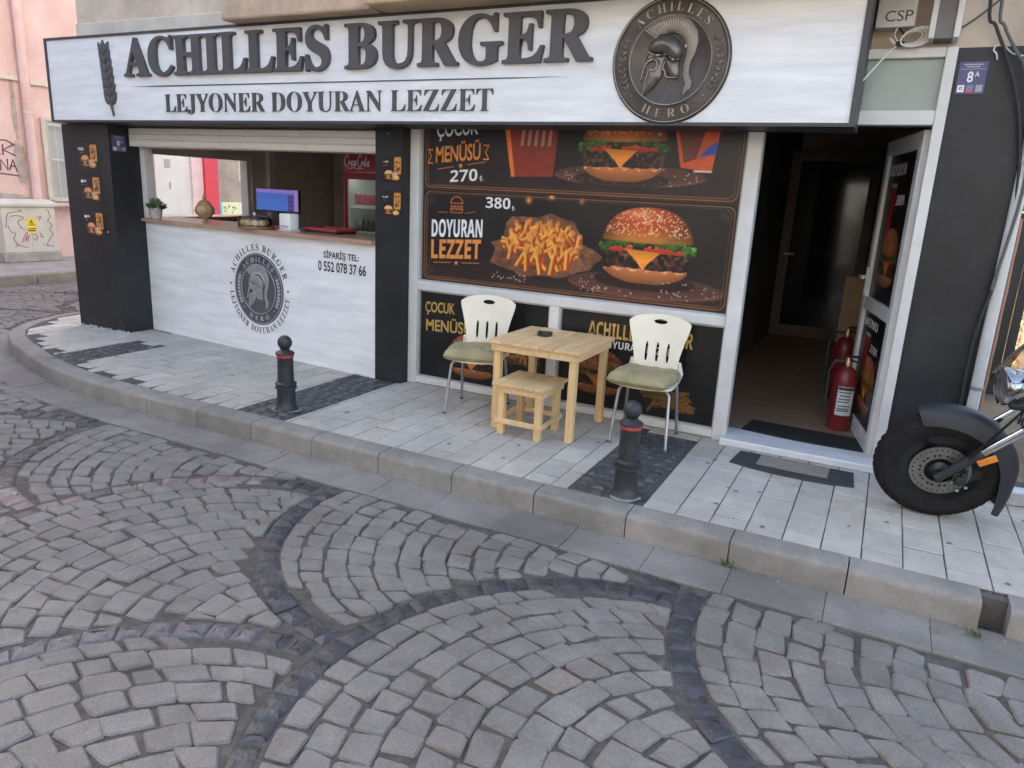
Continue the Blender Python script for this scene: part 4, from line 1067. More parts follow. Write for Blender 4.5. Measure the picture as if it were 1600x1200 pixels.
# ---- small menu cards on the pillars and the prints on the open door
def card(x, y, z, w, h, seed, label, big=''):
    c = Canvas(w, h, .005, (.10, .085, .08), seed); burger(c, w*.36, h*.10, w*.42, seed)
    c.put(c.aa(c.rrect(w*.62, w*.95, h*.30, h*.95, .012)), (.80, .55, .26)); c.put(c.aa(c.rrect(w*.68, w*.89, h*.40, h*.85, .01))*(c.n2 > .5), (.30, .16, .08))
    if seed % 2: c.put(c.poly([(w*.55, h*.08), (w*.75, h*.08), (w*.78, h*.36), (w*.52, h*.36)]), (.75, .66, .60))
    fries(c, w*.72, h*.16, w*.3, seed); c.put(c.aa(c.rrect(w*.06, w*.34, h*.74, h*.80, .002))*(c.n2 > .4), (.8, .75, .7)); c.put(c.aa(c.rrect(w*.10, w*.30, h*.62, h*.66, .002))*(c.n2 > .5), (.6, .55, .5))
    p = poster('menu_card', label, x, y, z); c.sheet('print', p, 0, 0, 0)
    if big: text_fit(MB(), big, w*.05, w*.32, h*.72, h*.83, -.001).build('lettering', m_wwht, p)
    return p
L3 = ('small menu card on the corner pillar, topmost of three', 'small menu card on the corner pillar, middle of three', 'small menu card on the corner pillar, lowest of three')
for k, (z, s_) in enumerate(((1.62, 21), (1.31, 23), (.965, 25))): card(-7.36, -.2225, z, .315, .245, s_, L3[k], sansb('FREE') if k == 0 else sansb('F'))
L2 = ('small menu card high on the middle black pillar', 'small menu card on the middle black pillar, beside the counter, lower one')
for k, (z, s_) in enumerate(((1.635, 31), (1.365, 32))): card(-3.69, -.1325, z, .20, .20, s_, L2[k])
def door_print(name, x0, x1, z0, z1, seed, words, price, label):
    w, h = x1-x0, z1-z0; c = Canvas(w, h, .007, (.12, .10, .095), seed); c.I += (c.n3-.5)[..., None]*.05
    burger(c, w*.5, h*.10, w*.62, seed); c.put(c.poly([(w*.22, h*.45), (w*.36, h*.45), (w*.40, h*.78), (w*.18, h*.78)]), (.72, .12, .10)); c.put(c.poly([(w*.18, h*.78), (w*.40, h*.78), (w*.38, h*.81), (w*.2, h*.81)]), (.85, .82, .8)); c.I *= .85
    p = thing(name, label, 'poster', dl.location, dl.rotation_euler.z)
    # the outer face of the leaf looks back towards the street side (+y of the leaf)
    o = c.sheet('print', p, -.0065, 0, 0); o.location = (x1, 0, z0); o.rotation_euler = (0, 0, PI)
    q = text_fit(MB(), words, .05*w, .62*w, .86*h, .94*h, -.008, off=.01).build('lettering', m_wwht, p); q.location = o.location; q.rotation_euler = o.rotation_euler
    q = text_fit(MB(), price, .45*w, .75*w, .66*h, .73*h, -.008).build('lettering', m_wwht, p); q.location = o.location; q.rotation_euler = o.rotation_euler
door_print('door_poster', .09, DW-.09, .955, DH-.105, 41, sansb('DOYURAN'), sansb('380')+'₺', 'tall menu sticker priced 380 on the upper pane of the open door')
door_print('door_poster', .09, DW-.09, .105, .855, 43, sansb('MENU'), sansb('270')+'₺', 'menu sticker priced 270 on the lower pane of the open door')
# ---- house number plates
def plate(x, y, z, w, h, label, dim=1.):
    p = thing('house_number_plate', label, 'plate', (x, y, z)); m = mat('plate_blue', (.075, .07, .19), .4, .08, 6)
    MB().box(0, w, -.004, 0, 0, h, .0015).build('plate', m, p)
    MB().box(.06*w, .94*w, -.0052, -.0042, .77*h, .775*h).build('rule_line', m_wwht, p)
    text_fit(MB(), '8', .34*w, .55*w, .36*h, .70*h, -.0052, off=.02).build('lettering', m_wwht, p); text_fit(MB(), 'A', .60*w, .76*w, .53*h, .70*h, -.0052).build('lettering', m_wwht, p)
    for k, yy in enumerate((.90, .83)): MB().box((.16+.1*k)*w, (.84-.1*k)*w, -.0052, -.0042, yy*h, (yy+.03)*h).build('small_print', mat('plate_grey', (.4, .4, .48), .5), p)
    MB().box(.06*w, .30*w, -.0052, -.0042, .06*h, .28*h).build('badge', m_wwht, p); MB().tube([(.18*w+.05*w*math.cos(a), -.0056, .18*h+.05*w*math.sin(a)) for a in [i*.6 for i in range(11)]], .0022, 5).build('badge_ring', m_pk, p)
    MB().box(.38*w, .62*w, -.0052, -.0042, .17*h, .28*h).build('badge', mat('badge_blue', (.1, .25, .42), .5), p); MB().box(.38*w, .62*w, -.0052, -.0042, .06*h, .165*h).build('badge', mat('badge_red', (.6, .1, .12), .5), p)
    MB().box(.70*w, .94*w, -.0052, -.0042, .06*h, .28*h).build('badge', mat('badge_plain', (.36, .38, .36), .5, .1, 40), p)
    return p
plate(.184, -.006, 2.258, .137, .168, 'blue house number plate reading 8A on the black wall by the door')
pl2 = plate(-6.868, -.16, 1.80, .15, .15, 'dim blue house number plate on the side of the corner pillar'); pl2.rotation_euler = (0, 0, rad(90)); pl2.location = (-6.869, -.19, 1.80)
# ================================================================ furniture on the pavement
m_pine = mat('pine', (.76, .53, .27), .55, .14, 3, .12, 30, stretch=(8, 1.2, 8), rnd=.10, detail=8, dirt=.12)
m_pinev = mat('pine_upright', (.70, .47, .22), .55, .14, 3, .12, 30, stretch=(8, 8, 1.0), rnd=.08, detail=8)
def wood_table(name, label, cat, x0, x1, y0, y1, h, nsl, leg, over, apron, low=None):
    t = thing(name, label, cat, ((x0+x1)/2, (y0+y1)/2, 0)); a, b = (x1-x0)/2, (y1-y0)/2; w = 2*a/nsl
    for k in range(nsl):
        dz = random.gauss(0, .0008); MB().box(-a+k*w+.0018, -a+(k+1)*w-.0018, -b, b, h-.022+dz, h+dz, .002).build('plank', m_pine, t)
    ia, ib = a-over, b-over
    for sx in (-1, 1):
        for sy in (-1, 1):
            X, Y = sx*(ia-leg/2), sy*(ib-leg/2); MB().box(X-leg/2, X+leg/2, Y-leg/2, Y+leg/2, 0, h-.023, .003).build('leg', m_pinev, t)
    for s in (-1, 1):
        MB().box(-ia-.012, ia+.012, s*ib+(0 if s > 0 else -.018), s*ib+(.018 if s > 0 else 0), h-.023-apron, h-.0235, .002).build('apron', m_pine, t)
        MB().box(s*ia+(0.001 if s > 0 else -.018), s*ia+(.018 if s > 0 else -.001), -ib, ib, h-.023-apron, h-.0235, .002).build('apron', m_pine, t)
        if low:
            MB().box(-ia-.012, ia+.012, s*ib+(0 if s > 0 else -.016), s*ib+(.016 if s > 0 else 0), low, low+.035, .002).build('stretcher', m_pine, t)
            MB().box(s*ia+(0.001 if s > 0 else -.016), s*ia+(.016 if s > 0 else -.001), -ib, ib, low, low+.035, .002).build('stretcher', m_pine, t)
    sc = MB()
    for sx in (-1, 1):
        for q in (-.02, .02): sc.cyl((sx*(ia-.02)+q*.5, -ib-.0185, h-.03-apron/2+q*.3), (sx*(ia-.02)+q*.5, -ib-.0195, h-.03-apron/2+q*.3), .003, n=6)
    sc.build('screws', mat('screw', (.2, .18, .15), .5, metal=.5), t)
    return t
wood_table('wooden_table', 'pale pine slatted table with an ashtray between the two white chairs', 'table', -2.335, -1.655, -.745, -.06, .63, 7, .05, .035, .05)
wood_table('wooden_stool', 'small pale pine stool standing in front of the matching table', 'stool', -2.235, -1.845, -.845, -.44, .37, 5, .045, .035, .045, .085)
ash = thing('ashtray', 'round black ashtray on the pine table', 'ashtray', tuple(onz(851, 524, .632)))
MB().lathe([(.0, 0), (.048, 0), (.056, .008), (.055, .022), (.049, .024), (.044, .022), (.040, .010), (.0, .008)], 24).build('bowl', mat('black_melamine', (.02, .02, .02), .35, .1, 10), ash, True)
for k in range(3): a = rad(40+120*k); MB().box(.042, .058, -.005, .005, .018, .027, .001, Matrix.Rotation(a, 4, 'Z')).build('cigarette_rest', mat('black_melamine', (.02, .02, .02)), ash)

m_shell = mat('cream_plastic', (.82, .765, .61), .35, .04, 4, 0, dirt=.06)
m_steel = mat('grey_steel', (.42, .42, .42), .35, .15, 10, metal=.8)
m_cush = mat('olive_fabric', (.38, .33, .18), .95, .18, 9, .5, 250, dirt=.12)
def oval(cx, cz, a, b, n=20, p=2.): return [(cx+a*math.copysign(abs(math.cos(2*PI*k/n))**(2/p), math.cos(2*PI*k/n)), cz+b*math.copysign(abs(math.sin(2*PI*k/n))**(2/p), math.sin(2*PI*k/n))) for k in range(n)]
def chair(label, loc, rz):
    """plastic shell chair facing -y: flared slotted back, scooped seat, four splayed tube legs"""
    t = thing('plastic_chair', label, 'chair', loc, rz, 'white plastic chairs at the pine table')
    out = bez([(-.165, .40), (-.155, .47), (-.16, .55), (-.185, .66), (-.212, .76), (-.205, .792), (-.14, .822), (0, .838), (.14, .822), (.205, .792), (.212, .76), (.185, .66), (.16, .55), (.155, .47), (.165, .40), (.10, .392), (0, .39), (-.10, .392)], 5)
    holes = [oval(0, .785, .047, .017, 18)]+[oval(x+.0, .575, .0105, .068, 18, 2.6) for x in (-.075, 0, .075)]
    def bend(u, v, s):
        q = v-.40; y = .175+.09*q+.10*q*q-.55*u*u*(1-.2*q); return (u, y+(.011 if s else 0), v)
    thick(out, holes, .022, bend, .011).build('backrest', m_shell, t, True)
    so = bez([(-.19, -.20), (-.20, -.05), (-.195, .10), (-.165, .20), (0, .215), (.165, .20), (.195, .10), (.20, -.05), (.19, -.20), (.12, -.225), (0, -.23), (-.12, -.225)], 5)
    thick(so, [], .04, lambda u, v, s: (u, v, .415+.35*u*u+.25*max(0, v-.1)**2-.5*max(0, -v-.15)**2-(.012 if s else 0)), .012).build('seat', m_shell, t, True)
    for sx in (-1, 1): MB().tube([(sx*.165, .19, .39), (sx*.175, .20, .44), (sx*.165, .175, .52)], [.016, .02, .012], 8).build('side_rib', m_shell, t, True)
    for sx in (-1, 1):
        for y0, y1 in ((-.14, -.215), (.14, .21)):
            MB().tube([(sx*.10, y0, .398), (sx*.145, y0, .392), (sx*.168, y0*1.05, .36), (sx*.19, y1, .012)], .011, 10).build('leg', m_steel, t, True)
            MB().cyl((sx*.19, y1, .016), (sx*.192, y1*1.01, 0), .0145, n=10).build('foot', mat('grey_rubber', (.12, .12, .12), .8), t, True)
    MB().tube([(-.14, -.14, .395), (.14, -.14, .395)], .009, 8).tube([(-.14, .14, .395), (.14, .14, .395)], .009, 8).build('cross_tube', m_steel, t, True)
    return t
def cushion(label, loc, rz, seed):
    r = np.random.default_rng(seed); n = 40; mb = MB(); U = np.linspace(-1, 1, n); top = []; bot = []
    nz = vnoise((n, n), 9, 3, seed)
    for i, a in enumerate(U):
        for j, b in enumerate(U):
            x = a*.205*(1-.035*b*b)+.0; y = b*.205*(1-.035*a*a); e = max(0, (1-a**6))*max(0, (1-b**6)); e = e**.38
            h = .056*e
            for (p, q) in ((-.4, -.4), (.4, -.4), (-.4, .4), (.4, .4)): h -= .028*math.exp(-((a-p)**2+(b-q)**2)/.018)*e
            for p in (-.4, .4): h -= .006*math.exp(-(a-p)**2/.01)*e+.006*math.exp(-(b-p)**2/.01)*e
            h += (nz[i, j]-.5)*.024*e; top.append((x, y, .032+max(.001, h))); bot.append((x, y, .032-.038*e))
    def f(o, rev): return [tuple(reversed(q)) if rev else q for q in [(o+i*n+j, o+(i+1)*n+j, o+(i+1)*n+j+1, o+i*n+j+1) for i in range(n-1) for j in range(n-1)]]
    mb.add(top+bot, f(0, False)+f(n*n, True)); c = thing('seat_cushion', label, 'cushion', loc, rz, 'olive seat cushions')
    mb.build('pad', m_cush, c, 'all'); st = MB()
    for (p, q) in ((-.4, -.4), (.4, -.4), (-.4, .4), (.4, .4)): st.ball((p*.205, q*.205, .048), .008, 8, (1, 1, .5))
    st.build('tufts', m_cush, c, True); return c
c1 = (-1.315, -.30); r1 = rad(5)
chair('cream plastic chair by the door side of the table, slotted back and olive cushion', (c1[0], c1[1], 0), r1); cushion('olive tufted cushion on the chair nearer the doorway', (c1[0]-.015, c1[1]-.07, .412), r1+rad(-6), 4)
c2 = (-2.60, -.375); r2 = rad(14)
chair('cream plastic chair by the counter side of the table, slotted back and olive cushion', (c2[0], c2[1], 0), r2); cushion('olive tufted cushion on the chair nearer the service counter', (c2[0]+.0, c2[1]-.06, .412), r2+rad(4), 9)

# ================================================================ bollards
m_iron = mat('black_iron', (.028, .029, .031), .48, .2, 12, .12, 60)
m_red = mat('red_band', (.42, .05, .04), .5, .2, 20)
def bollard(label, x, y):
    b = thing('bollard', label, 'bollard', (x, y, 0), random.uniform(0, 3), 'iron bollards along the kerb')
    MB().lathe([(0, 0), (.085, 0), (.086, .012), (.074, .028), (.066, .05), (.064, .155), (.066, .160)], 28).build('base', m_iron, b, True)
    MB().lathe([(.066, .160), (.076, .165), (.076, .178), (.066, .183), (.066, .190), (.075, .194), (.075, .204), (.064, .210), (.058, .215)], 28).build('lower_ring', m_iron, b, True)
    MB().lathe([(.0585, .212), (.056, .30), (.055, .388), (.057, .392)], 28).build('shaft', m_iron, b, True)
    MB().lathe([(.0575, .392), (.0605, .394), (.0605, .410), (.0575, .412)], 28).build('red_ring', m_red, b, True)
    MB().lathe([(.057, .411), (.066, .414), (.066, .424), (.056, .432), (.036, .440), (.030, .448), (.036, .456)], 28).build('collar', m_iron, b, True)
    MB().ball((0, 0, .497), .051, 22, (1, 1, 1.0)).build('ball_top', m_iron, b, True)
    fo = [(.092+.02*random.random()+.012*math.sin(2*a_), a_) for a_ in [2*PI*k/18 for k in range(18)]]; MB().add([(q*math.cos(a_), q*math.sin(a_), .006) for q, a_ in fo]+[(.08*math.cos(a_), .08*math.sin(a_), .010) for q, a_ in fo], [(k, (k+1) % 18, 18+(k+1) % 18, 18+k) for k in range(18)]).build('cement_footing', mat('old_cement', (.24, .235, .22), .95, .3, 20, .5, 60), b)
    return b
p = onz(448, 640); bollard('black iron ball-top bollard in front of the white counter', p.x, p.y)
p = onz(976, 773); bollard('black iron ball-top bollard in front of the table and chairs', p.x, p.y)

# ================================================================ doorway things
m_mat = mat('ribbed_rubber', (.055, .056, .06), .8, .2, 60, .9, 240); m_mat2 = mat('mat_carpet', (.27, .24, .20), .95, .15, 40, .6, 200)
dm = thing('doormat', 'grey rubber doormat with a worn beige centre outside the doorway', 'doormat', (-.33, -.33, 0), rad(-1))
def matpoly(a, b, bow, n=14): return [(-a*1.0, b), (a*1.0, b)]+[(a*1.06-2.12*a*k/n, -b-bow*math.sin(PI*k/n)) for k in range(n+1)]
MB().prism(matpoly(.345, .13, .05)[::-1], .002, .011, 'xy').build('rubber', m_mat, dm); MB().prism([(-.21, -.085), (.21, -.085), (.21, .115), (-.21, .115)], .0105, .0135, 'xy').build('centre', m_mat2, dm)
gr = MB()
for k in range(46): x = -.345+.0153*k; gr.box(x, x+.005, -.125, .125, .0105, .0125) if abs(x) > .215 else gr.box(x, x+.005, -.15, -.09, .0105, .0125)
gr.build('ribs', m_mat, dm)
dm2 = thing('doormat', 'dark rubber doormat lying inside the doorway', 'doormat', (-.33, .28, .051), rad(-2)); MB().prism(matpoly(.38, .14, .03)[::-1], .001, .010, 'xy').build('rubber', mat('dark_rubber', (.018, .019, .02), .75, .2, 40, .8, 200), dm2)
def extinguisher(label, x, y, s, lab=True):
    e = thing('fire_extinguisher', label, 'fire extinguisher', (x, y, .051), rad(-20), 'fire extinguishers behind the door'); mr = mat('extinguisher_red', (.17, .014, .018), .45, .15, 6, coat=.2)
    MB().lathe([(0, 0), (.075, 0), (.082, .012), (.082, .36), (.078, .40), (.055, .445), (.028, .465), (.024, .48), (0, .48)], 24).build('cylinder', mr, e, True)
    MB().lathe([(.026, .47), (.026, .51), (.018, .52), (.018, .535)], 14).build('valve', mat('brass', (.4, .3, .15), .35, metal=.8), e, True)
    MB().tube([(0, 0, .53), (.02, -.02, .545), (.09, -.05, .555)], .009, 8).tube([(0, 0, .52), (.03, -.02, .52), (.085, -.05, .515)], .007, 8).build('handle', m_iron, e, True)
    MB().tube([(-.02, -.01, .50), (-.08, -.03, .50), (-.11, -.04, .42), (-.105, -.04, .25), (-.10, -.04, .10)], .011, 8).build('hose', m_iron, e, True)
    if lab:
        MB().lathe([(.0835, .12), (.0835, .33)], 10, a0=rad(-95), a1=rad(-15)).build('label', mat('label_white', (.6, .62, .62), .5, .1, 30), e, True)
        lb = MB()
        for k, z in enumerate((.15, .165, .185, .215, .235, .26, .285)): lb.lathe([(.0842, z), (.0842, z+.009)], 8, a0=rad(-90+3*(k % 3)), a1=rad(-30-5*(k % 2)))
        lb.build('label_print', mat('label_blue', (.08, .12, .2), .5), e)
        MB().lathe([(.0843, .305), (.0843, .326)], 8, a0=rad(-93), a1=rad(-17)).build('label_head', m_pk, e)
    e.scale = (s, s, s); return e
extinguisher('red fire extinguisher with a white label standing by the open door', -.135, .62, 1.0); extinguisher('red fire extinguisher half hidden behind the labelled one', -.20, 1.6, 1.12, False)
bt = thing('cardboard_box', 'brown cardboard box standing on a shelf behind the open door', 'box', (-.16, 2.0, .051)); MB().box(-.14, .14, -.1, .1, 0, 1.0, .01).build('box', mat('cardboard', (.28, .19, .11), .9), bt)

# ================================================================ things on and behind the counter
CT = 1.1655
jar = thing('glass_urn', 'ornate amber glass urn with a pointed lid on the counter', 'urn', tuple(onz(321, 347, CT)[:2])+(CT,)); m_amber = mat('amber_glass', (.42, .26, .13), .22, .25, 14, .1, 40, spec=.7, coat=.4)
jm = MB(); n = 36
prof = [(.0, 0), (.032, .0), (.034, .006), (.014, .018), (.016, .028), (.05, .05), (.085, .085), (.092, .115), (.082, .15), (.062, .168)]
v = []
for r_, h in prof:
    for k in range(n): a = 2*PI*k/n; q = r_*(1+.05*math.cos(8*a)*(1 if .03 < h < .16 else 0)); v.append((q*math.cos(a), q*math.sin(a), h))
jm.add(v, [(i*n+k, i*n+(k+1) % n, (i+1)*n+(k+1) % n, (i+1)*n+k) for i in range(len(prof)-1) for k in range(n)]); jm.build('bowl', m_amber, jar, True)
MB().lathe([(.068, .166), (.070, .176), (.058, .19), (.04, .205), (.018, .215), (.012, .225), (.020, .238), (.013, .252), (.006, .262), (.004, .285), (0, .29)], 24).build('lid', m_amber, jar, True)
pot = thing('plant_pot', 'small potted plant at the corner end of the counter', 'plant', (-6.73, .14, CT)); MB().lathe([(0, 0), (.05, 0), (.062, .09), (.066, .09), (.066, .105), (.055, .105), (.05, .08), (0, .08)], 18).build('pot', mat('stone_pot', (.46, .40, .35), .85, .2, 20, .3), pot, True)
pf = MB()
for k in range(160):
    a = random.uniform(0, 2*PI); e = random.uniform(.1, 1.4); l = random.uniform(.05, .12); d = Vector((math.cos(a)*math.cos(e), math.sin(a)*math.cos(e), math.sin(e))); b = Vector((0, 0, .09))+d*l*.5; s_ = d.orthogonal().normalized()*.012; pf.add([b, b+d*l*.3+s_, b+d*l*.6, b+d*l*.3-s_], [(0, 1, 2, 3)])
pf.build('foliage', mat('dusty_leaves', (.10, .14, .07), .7, .4, 20), pot)
cake = thing('cake_stand', 'glass-domed stand with small buns on the counter', 'cake stand', (onz(392, 357, CT).x, onz(392, 357, CT).y+.05, CT)); MB().lathe([(0, 0), (.15, 0), (.165, .012), (.165, .018), (0, .018)], 28).build('plate', mat('wood_plate', (.32, .2, .12), .5), cake, True)
MB().lathe([(.148, .02), (.148, .085), (.135, .11), (.06, .12), (0, .121)], 28).build('dome', m_glass, cake, True); MB().lathe([(.012, .121), (.016, .135), (.008, .145), (0, .146)], 12).build('knob', m_pvc, cake, True)
for k in range(8): a = 2*PI*k/8; MB().ball((.095*math.cos(a), .095*math.sin(a), .05), .038, 12, (1, 1, .8)).build('bun', mat('bun', (.62, .42, .20), .6, .25, 10), cake, True)
nap = thing('napkin_dispenser', 'white box napkin dispenser on the counter', 'dispenser', tuple(onz(452, 361, CT)[:2])+(CT,), rad(-8)); MB().box(-.085, .085, -.06, .06, 0, .012, .004).build('foot', m_pvc, nap); MB().box(-.077, .077, -.052, .052, .012, .155, .014).build('case', mat('white_plastic', (.80, .80, .78), .4, .03, 3), nap, True); MB().box(-.05, .05, -.054, -.0525, .03, .05).build('slot', m_bead, nap)
tr = thing('serving_tray', 'dark red-rimmed serving tray lying on the counter', 'tray', (onz(507, 364, CT).x, onz(507, 364, CT).y+.08, CT), rad(-4)); MB().box(-.2, .2, -.13, .13, 0, .03, .008).build('tray', mat('tray_black', (.02, .018, .018), .5), tr)
rm = MB().box(-.205, .205, -.135, -.122, .02, .045, .004).box(-.205, .205, .122, .135, .02, .045, .004).box(-.205, -.192, -.122, .122, .02, .045, .004).box(.192, .205, -.122, .122, .02, .045, .004); rm.build('rim', mat('tray_red', (.30, .04, .045), .5), tr)
bx = thing('snack_box', 'little red printed box beside the napkin dispenser', 'box', (-5.13, .16, CT), rad(10)); MB().box(-.06, .06, -.03, .03, 0, .03, .003).build('box', mat('box_red', (.35, .07, .06), .6, .3, 30), bx)
# computer on a lower shelf behind the counter
mon = thing('computer_monitor', 'computer monitor with a blue and violet till screen behind the counter', 'monitor', (-5.525, .60, 1.12), rad(6))
MB().box(-.262, .262, -.0, .035, .175, .40, .006).build('bezel', mat('monitor_black', (.012, .012, .014), .4), mon); MB().box(-.03, .03, .035, .06, .0, .25).box(-.1, .1, -.03, .12, -.0, .012, .003).build('stand', mat('monitor_black', (.012, .012, .014)), mon)
c = Canvas(.505, .205, .004, (.36, .33, .62), 71); c.put((c.U < .395).astype(float), (.27, .37, .68)); c.put(((c.V > .17)).astype(float), (.50, .42, .72)); c.put((c.U > .46).astype(float), (.55, .45, .74)); c.put(((c.U > .385) & (c.U < .455) & (c.V < .16) & (((c.V/.04) % 1) < .8)).astype(float), (.26, .22, .40)); c.put(((c.U < .38) & (c.V < .12)).astype(float)*.5, (.25, .42, .72))
c.sheet('screen', mon, -.0015, -.2525, .19, m=vcol_mat('lit_screen', .3, .085))
sh = thing('back_counter', 'dark work counter carrying the till monitor behind the service counter', 'counter', (-5.3, .9, .05)); MB().box(-1.2, 1.2, -.27, .35, 0, 1.05, .01).build('cabinet', m_dark, sh); MB().box(-1.22, 1.22, -.275, .37, 1.05, 1.068, .004).build('worktop', m_brown, sh)
# shelves at the back
shf = thing('back_shelf', 'dark brown shelf unit with packets against the rear wall', 'shelf', (-5.2, 3.2, .05))
MB().box(-1.5, 1.5, .0, .3, 0, 2.0, .005).build('carcass', mat('shelf_brown', (.11, .075, .065), .6, .2, 4), shf)
for z in (.6, 1.0, 1.35, 1.66): MB().box(-1.46, 1.46, -.03, .0, z, z+.02).build('shelf_board', mat('shelf_edge', (.20, .14, .12), .6), shf)
pk = [(.38, .06, .05), (.32, .26, .22), (.12, .10, .10), (.30, .12, .08), (.10, .16, .10)]
for k in range(26):
    z = (1.37, 1.02, 1.68)[k % 3]; x = -.9+.085*(k//3)*1.6+random.uniform(-.02, .02); h = random.uniform(.14, .2)
    q = MB().box(x-5.2-.04, x-5.2+.04, 3.2-.12, 3.2-.035, z+.05+.0, z+.05+h, .004).build('food_packet', mat('packet%d' % (k % 5), pk[k % 5], .6, .3, 20)); tag(q, '%s packet standing on the %s board of the dark rear shelf' % (('red', 'beige', 'black', 'brown', 'green')[k % 5], ('third', 'second', 'topmost')[k % 3]), 'packet', 'packets on the back shelf')
sp('room_back', MB().box(BX0+.2, -4.1, 3.6, 3.66, .05, 2.56), m_int)
# fridge, lit inside
FX, FY = -4.93, .92; fr = thing('drinks_fridge', 'red upright drinks fridge with a white script logo on its header', 'fridge', (FX+.24, FY+.3, .05)); fr.scale = (.8, 1, 1); m_fr = mat('fridge_red', (.33, .018, .025), .4, .08, 4, coat=.3)
MB().box(-.30, -.262, -.29, .30, 0, 1.88).box(.262, .30, -.29, .30, 0, 1.88).box(-.262, .262, .26, .30, 0, 1.88).box(-.262, .262, -.29, .26, 0, .25).box(-.262, .262, -.29, .26, 1.66, 1.88).build('cabinet', m_fr, fr)
MB().box(-.30, .30, -.315, -.291, 1.67, 1.88, .006).build('header', m_fr, fr)
m_fin = mat('fridge_liner', (.62, .70, .66), .5, .05, 3); MB().box(-.261, -.255, -.28, .258, .251, 1.658).box(.255, .261, -.28, .258, .251, 1.658).box(-.255, .255, .252, .258, .251, 1.658).build('liner', m_fin, fr)
for z in (.55, .83, 1.08, 1.335): MB().box(-.254, .254, -.25, .25, z, z+.012).box(-.254, .254, -.262, -.25, z-.01, z+.022).build('shelf', m_fin, fr)
MB().box(-.255, .255, -.275, -.258, 1.63, 1.655).build('light_tube', mat('fridge_light', (.9, .95, .92), .5, 0, 1, emit=(.85, 1, .93), estr=1.6), fr)
dr = MB().box(-.30, -.268, -.325, -.293, .2, 1.66, .004).box(.268, .30, -.325, -.293, .2, 1.66, .004).box(-.268, .268, -.325, -.293, .2, .26, .004).box(-.268, .268, -.325, -.293, 1.60, 1.66, .004); d_ = dr.build('door_frame', mat('fridge_door', (.20, .02, .025), .4), fr); MB().box(-.268, .268, -.31, -.306, .26, 1.60).build('door_glass', m_glass, d_)
m_cw = mat('logo_white', (.85, .82, .80), .5, 0)
def flowing(x0, tail):
    # a looped capital C followed by a joined lower-case hand
    pts = [(.058, .088), (.050, .112), (.032, .118), (.012, .095), (.0, .055), (.006, .018), (.028, .004), (.055, .02), (.072, .045)]
    MB().tube([(x0+a, -.318, 1.715+b) for a, b in bez(pts, 4)[:-8]], .0062, 6).build('lettering', m_cw, fr)
    text_fit(MB(), script(tail), x0+.048, x0+.175, 1.722, 1.722+(.058 if tail == 'oca' else .10), -.3175, off=.016).build('lettering', m_cw, fr)
flowing(-.275, 'oca'); flowing(-.075, 'ola')
ft_ = MB().tube([(-.22, -.318, 1.703), (-.14, -.318, 1.712), (-.08, -.318, 1.70), (.0, -.318, 1.71)], .004, 6); ft_.build('logo_swash', m_cw, fr)
mcan = mat('can_red', (.42, .035, .04), .35, .15, 10, metal=.3); mcant = mat('can_top', (.6, .6, .6), .3, metal=.8)
def stock(name, label, cat, grp, z, xs, body, top, m1, m2):
    src = None
    for k, x in enumerate(xs):
        if src is None:
            src = o = thing(name, label, cat, (FX+.24+x*.8, FY+.12, z), 0, grp); MB().lathe(body, 14).build('body', m1, o, True); MB().lathe(top, 14).build('top', m2, o, True)
        else: o = copy_tree(src); o.location = (FX+.24+x*.8, FY+.12, z)
canb = [(0, 0), (.026, 0), (.0315, .008), (.0315, .098), (.027, .112)]; cant = [(.027, .112), (.026, .116), (.024, .113), (0, .113)]
stock('soda_can', 'red soda can in the row on the top shelf of the drinks fridge', 'can', 'cans in the drinks fridge', .05+1.348, [-.21+.07*k for k in range(7)], canb, cant, mcan, mcant)
stock('drink_can', 'dark drink can on the second shelf of the drinks fridge', 'can', 'dark cans in the drinks fridge', .05+1.093, [-.21+.07*k for k in range(7)], canb, cant, mat('can_dark', (.10, .09, .10), .35, .3, 12, metal=.3), mcant)
btb = [(0, 0), (.028, 0), (.031, .01), (.031, .13), (.013, .18), (.013, .205)]; btt = [(.0145, .2), (.0145, .222), (0, .223)]
stock('water_bottle', 'small clear bottle on the lower shelf of the drinks fridge', 'bottle', 'bottles in the drinks fridge', .05+.843, [-.21+.07*k for k in range(7)], btb, btt, mat('bottle_green', (.30, .45, .42), .15, .3, 10, spec=.7), mat('cap_red', (.4, .1, .12), .5))
stock('soda_bottle', 'green bottle standing on the lowest shelf of the drinks fridge', 'bottle', 'green bottles in the drinks fridge', .05+.563, [-.21+.07*k for k in range(7)], btb, btt, mat('bottle_teal', (.12, .30, .24), .15, .3, 10, spec=.7), mat('cap_green', (.1, .3, .2), .5))
# ================================================================ the pink house across the side street
PXW = -14.0; m_pink = mat('pink_plaster', (.80, .55, .49), .92, .08, 1.6, .25, 25, dirt=.10, col2=(.84, .62, .56))
m_patch = mat('bare_cement', (.46, .40, .35), .95, .2, 6, .3, 30); m_grill = mat('cream_iron', (.66, .60, .50), .6, .1, 10)
ph = thing('pink_house', 'pink plastered house across the side street with graffiti and barred windows', 'building', (PXW-2, 3, 0))
def hp(name, mb, m, parent=None, smooth=False):
    mb.v = [(p[0]-PXW+2, p[1]-3, p[2]) for p in mb.v]; return mb.build(name, m, parent or ph, smooth)
hp('wall', MB().box(PXW-6, PXW, -25, 5.55, 0, 8.6), m_pink)
hp('roof', MB().box(PXW-6.3, PXW+.3, -25.3, 5.6, 8.6, 8.75), m_beige)
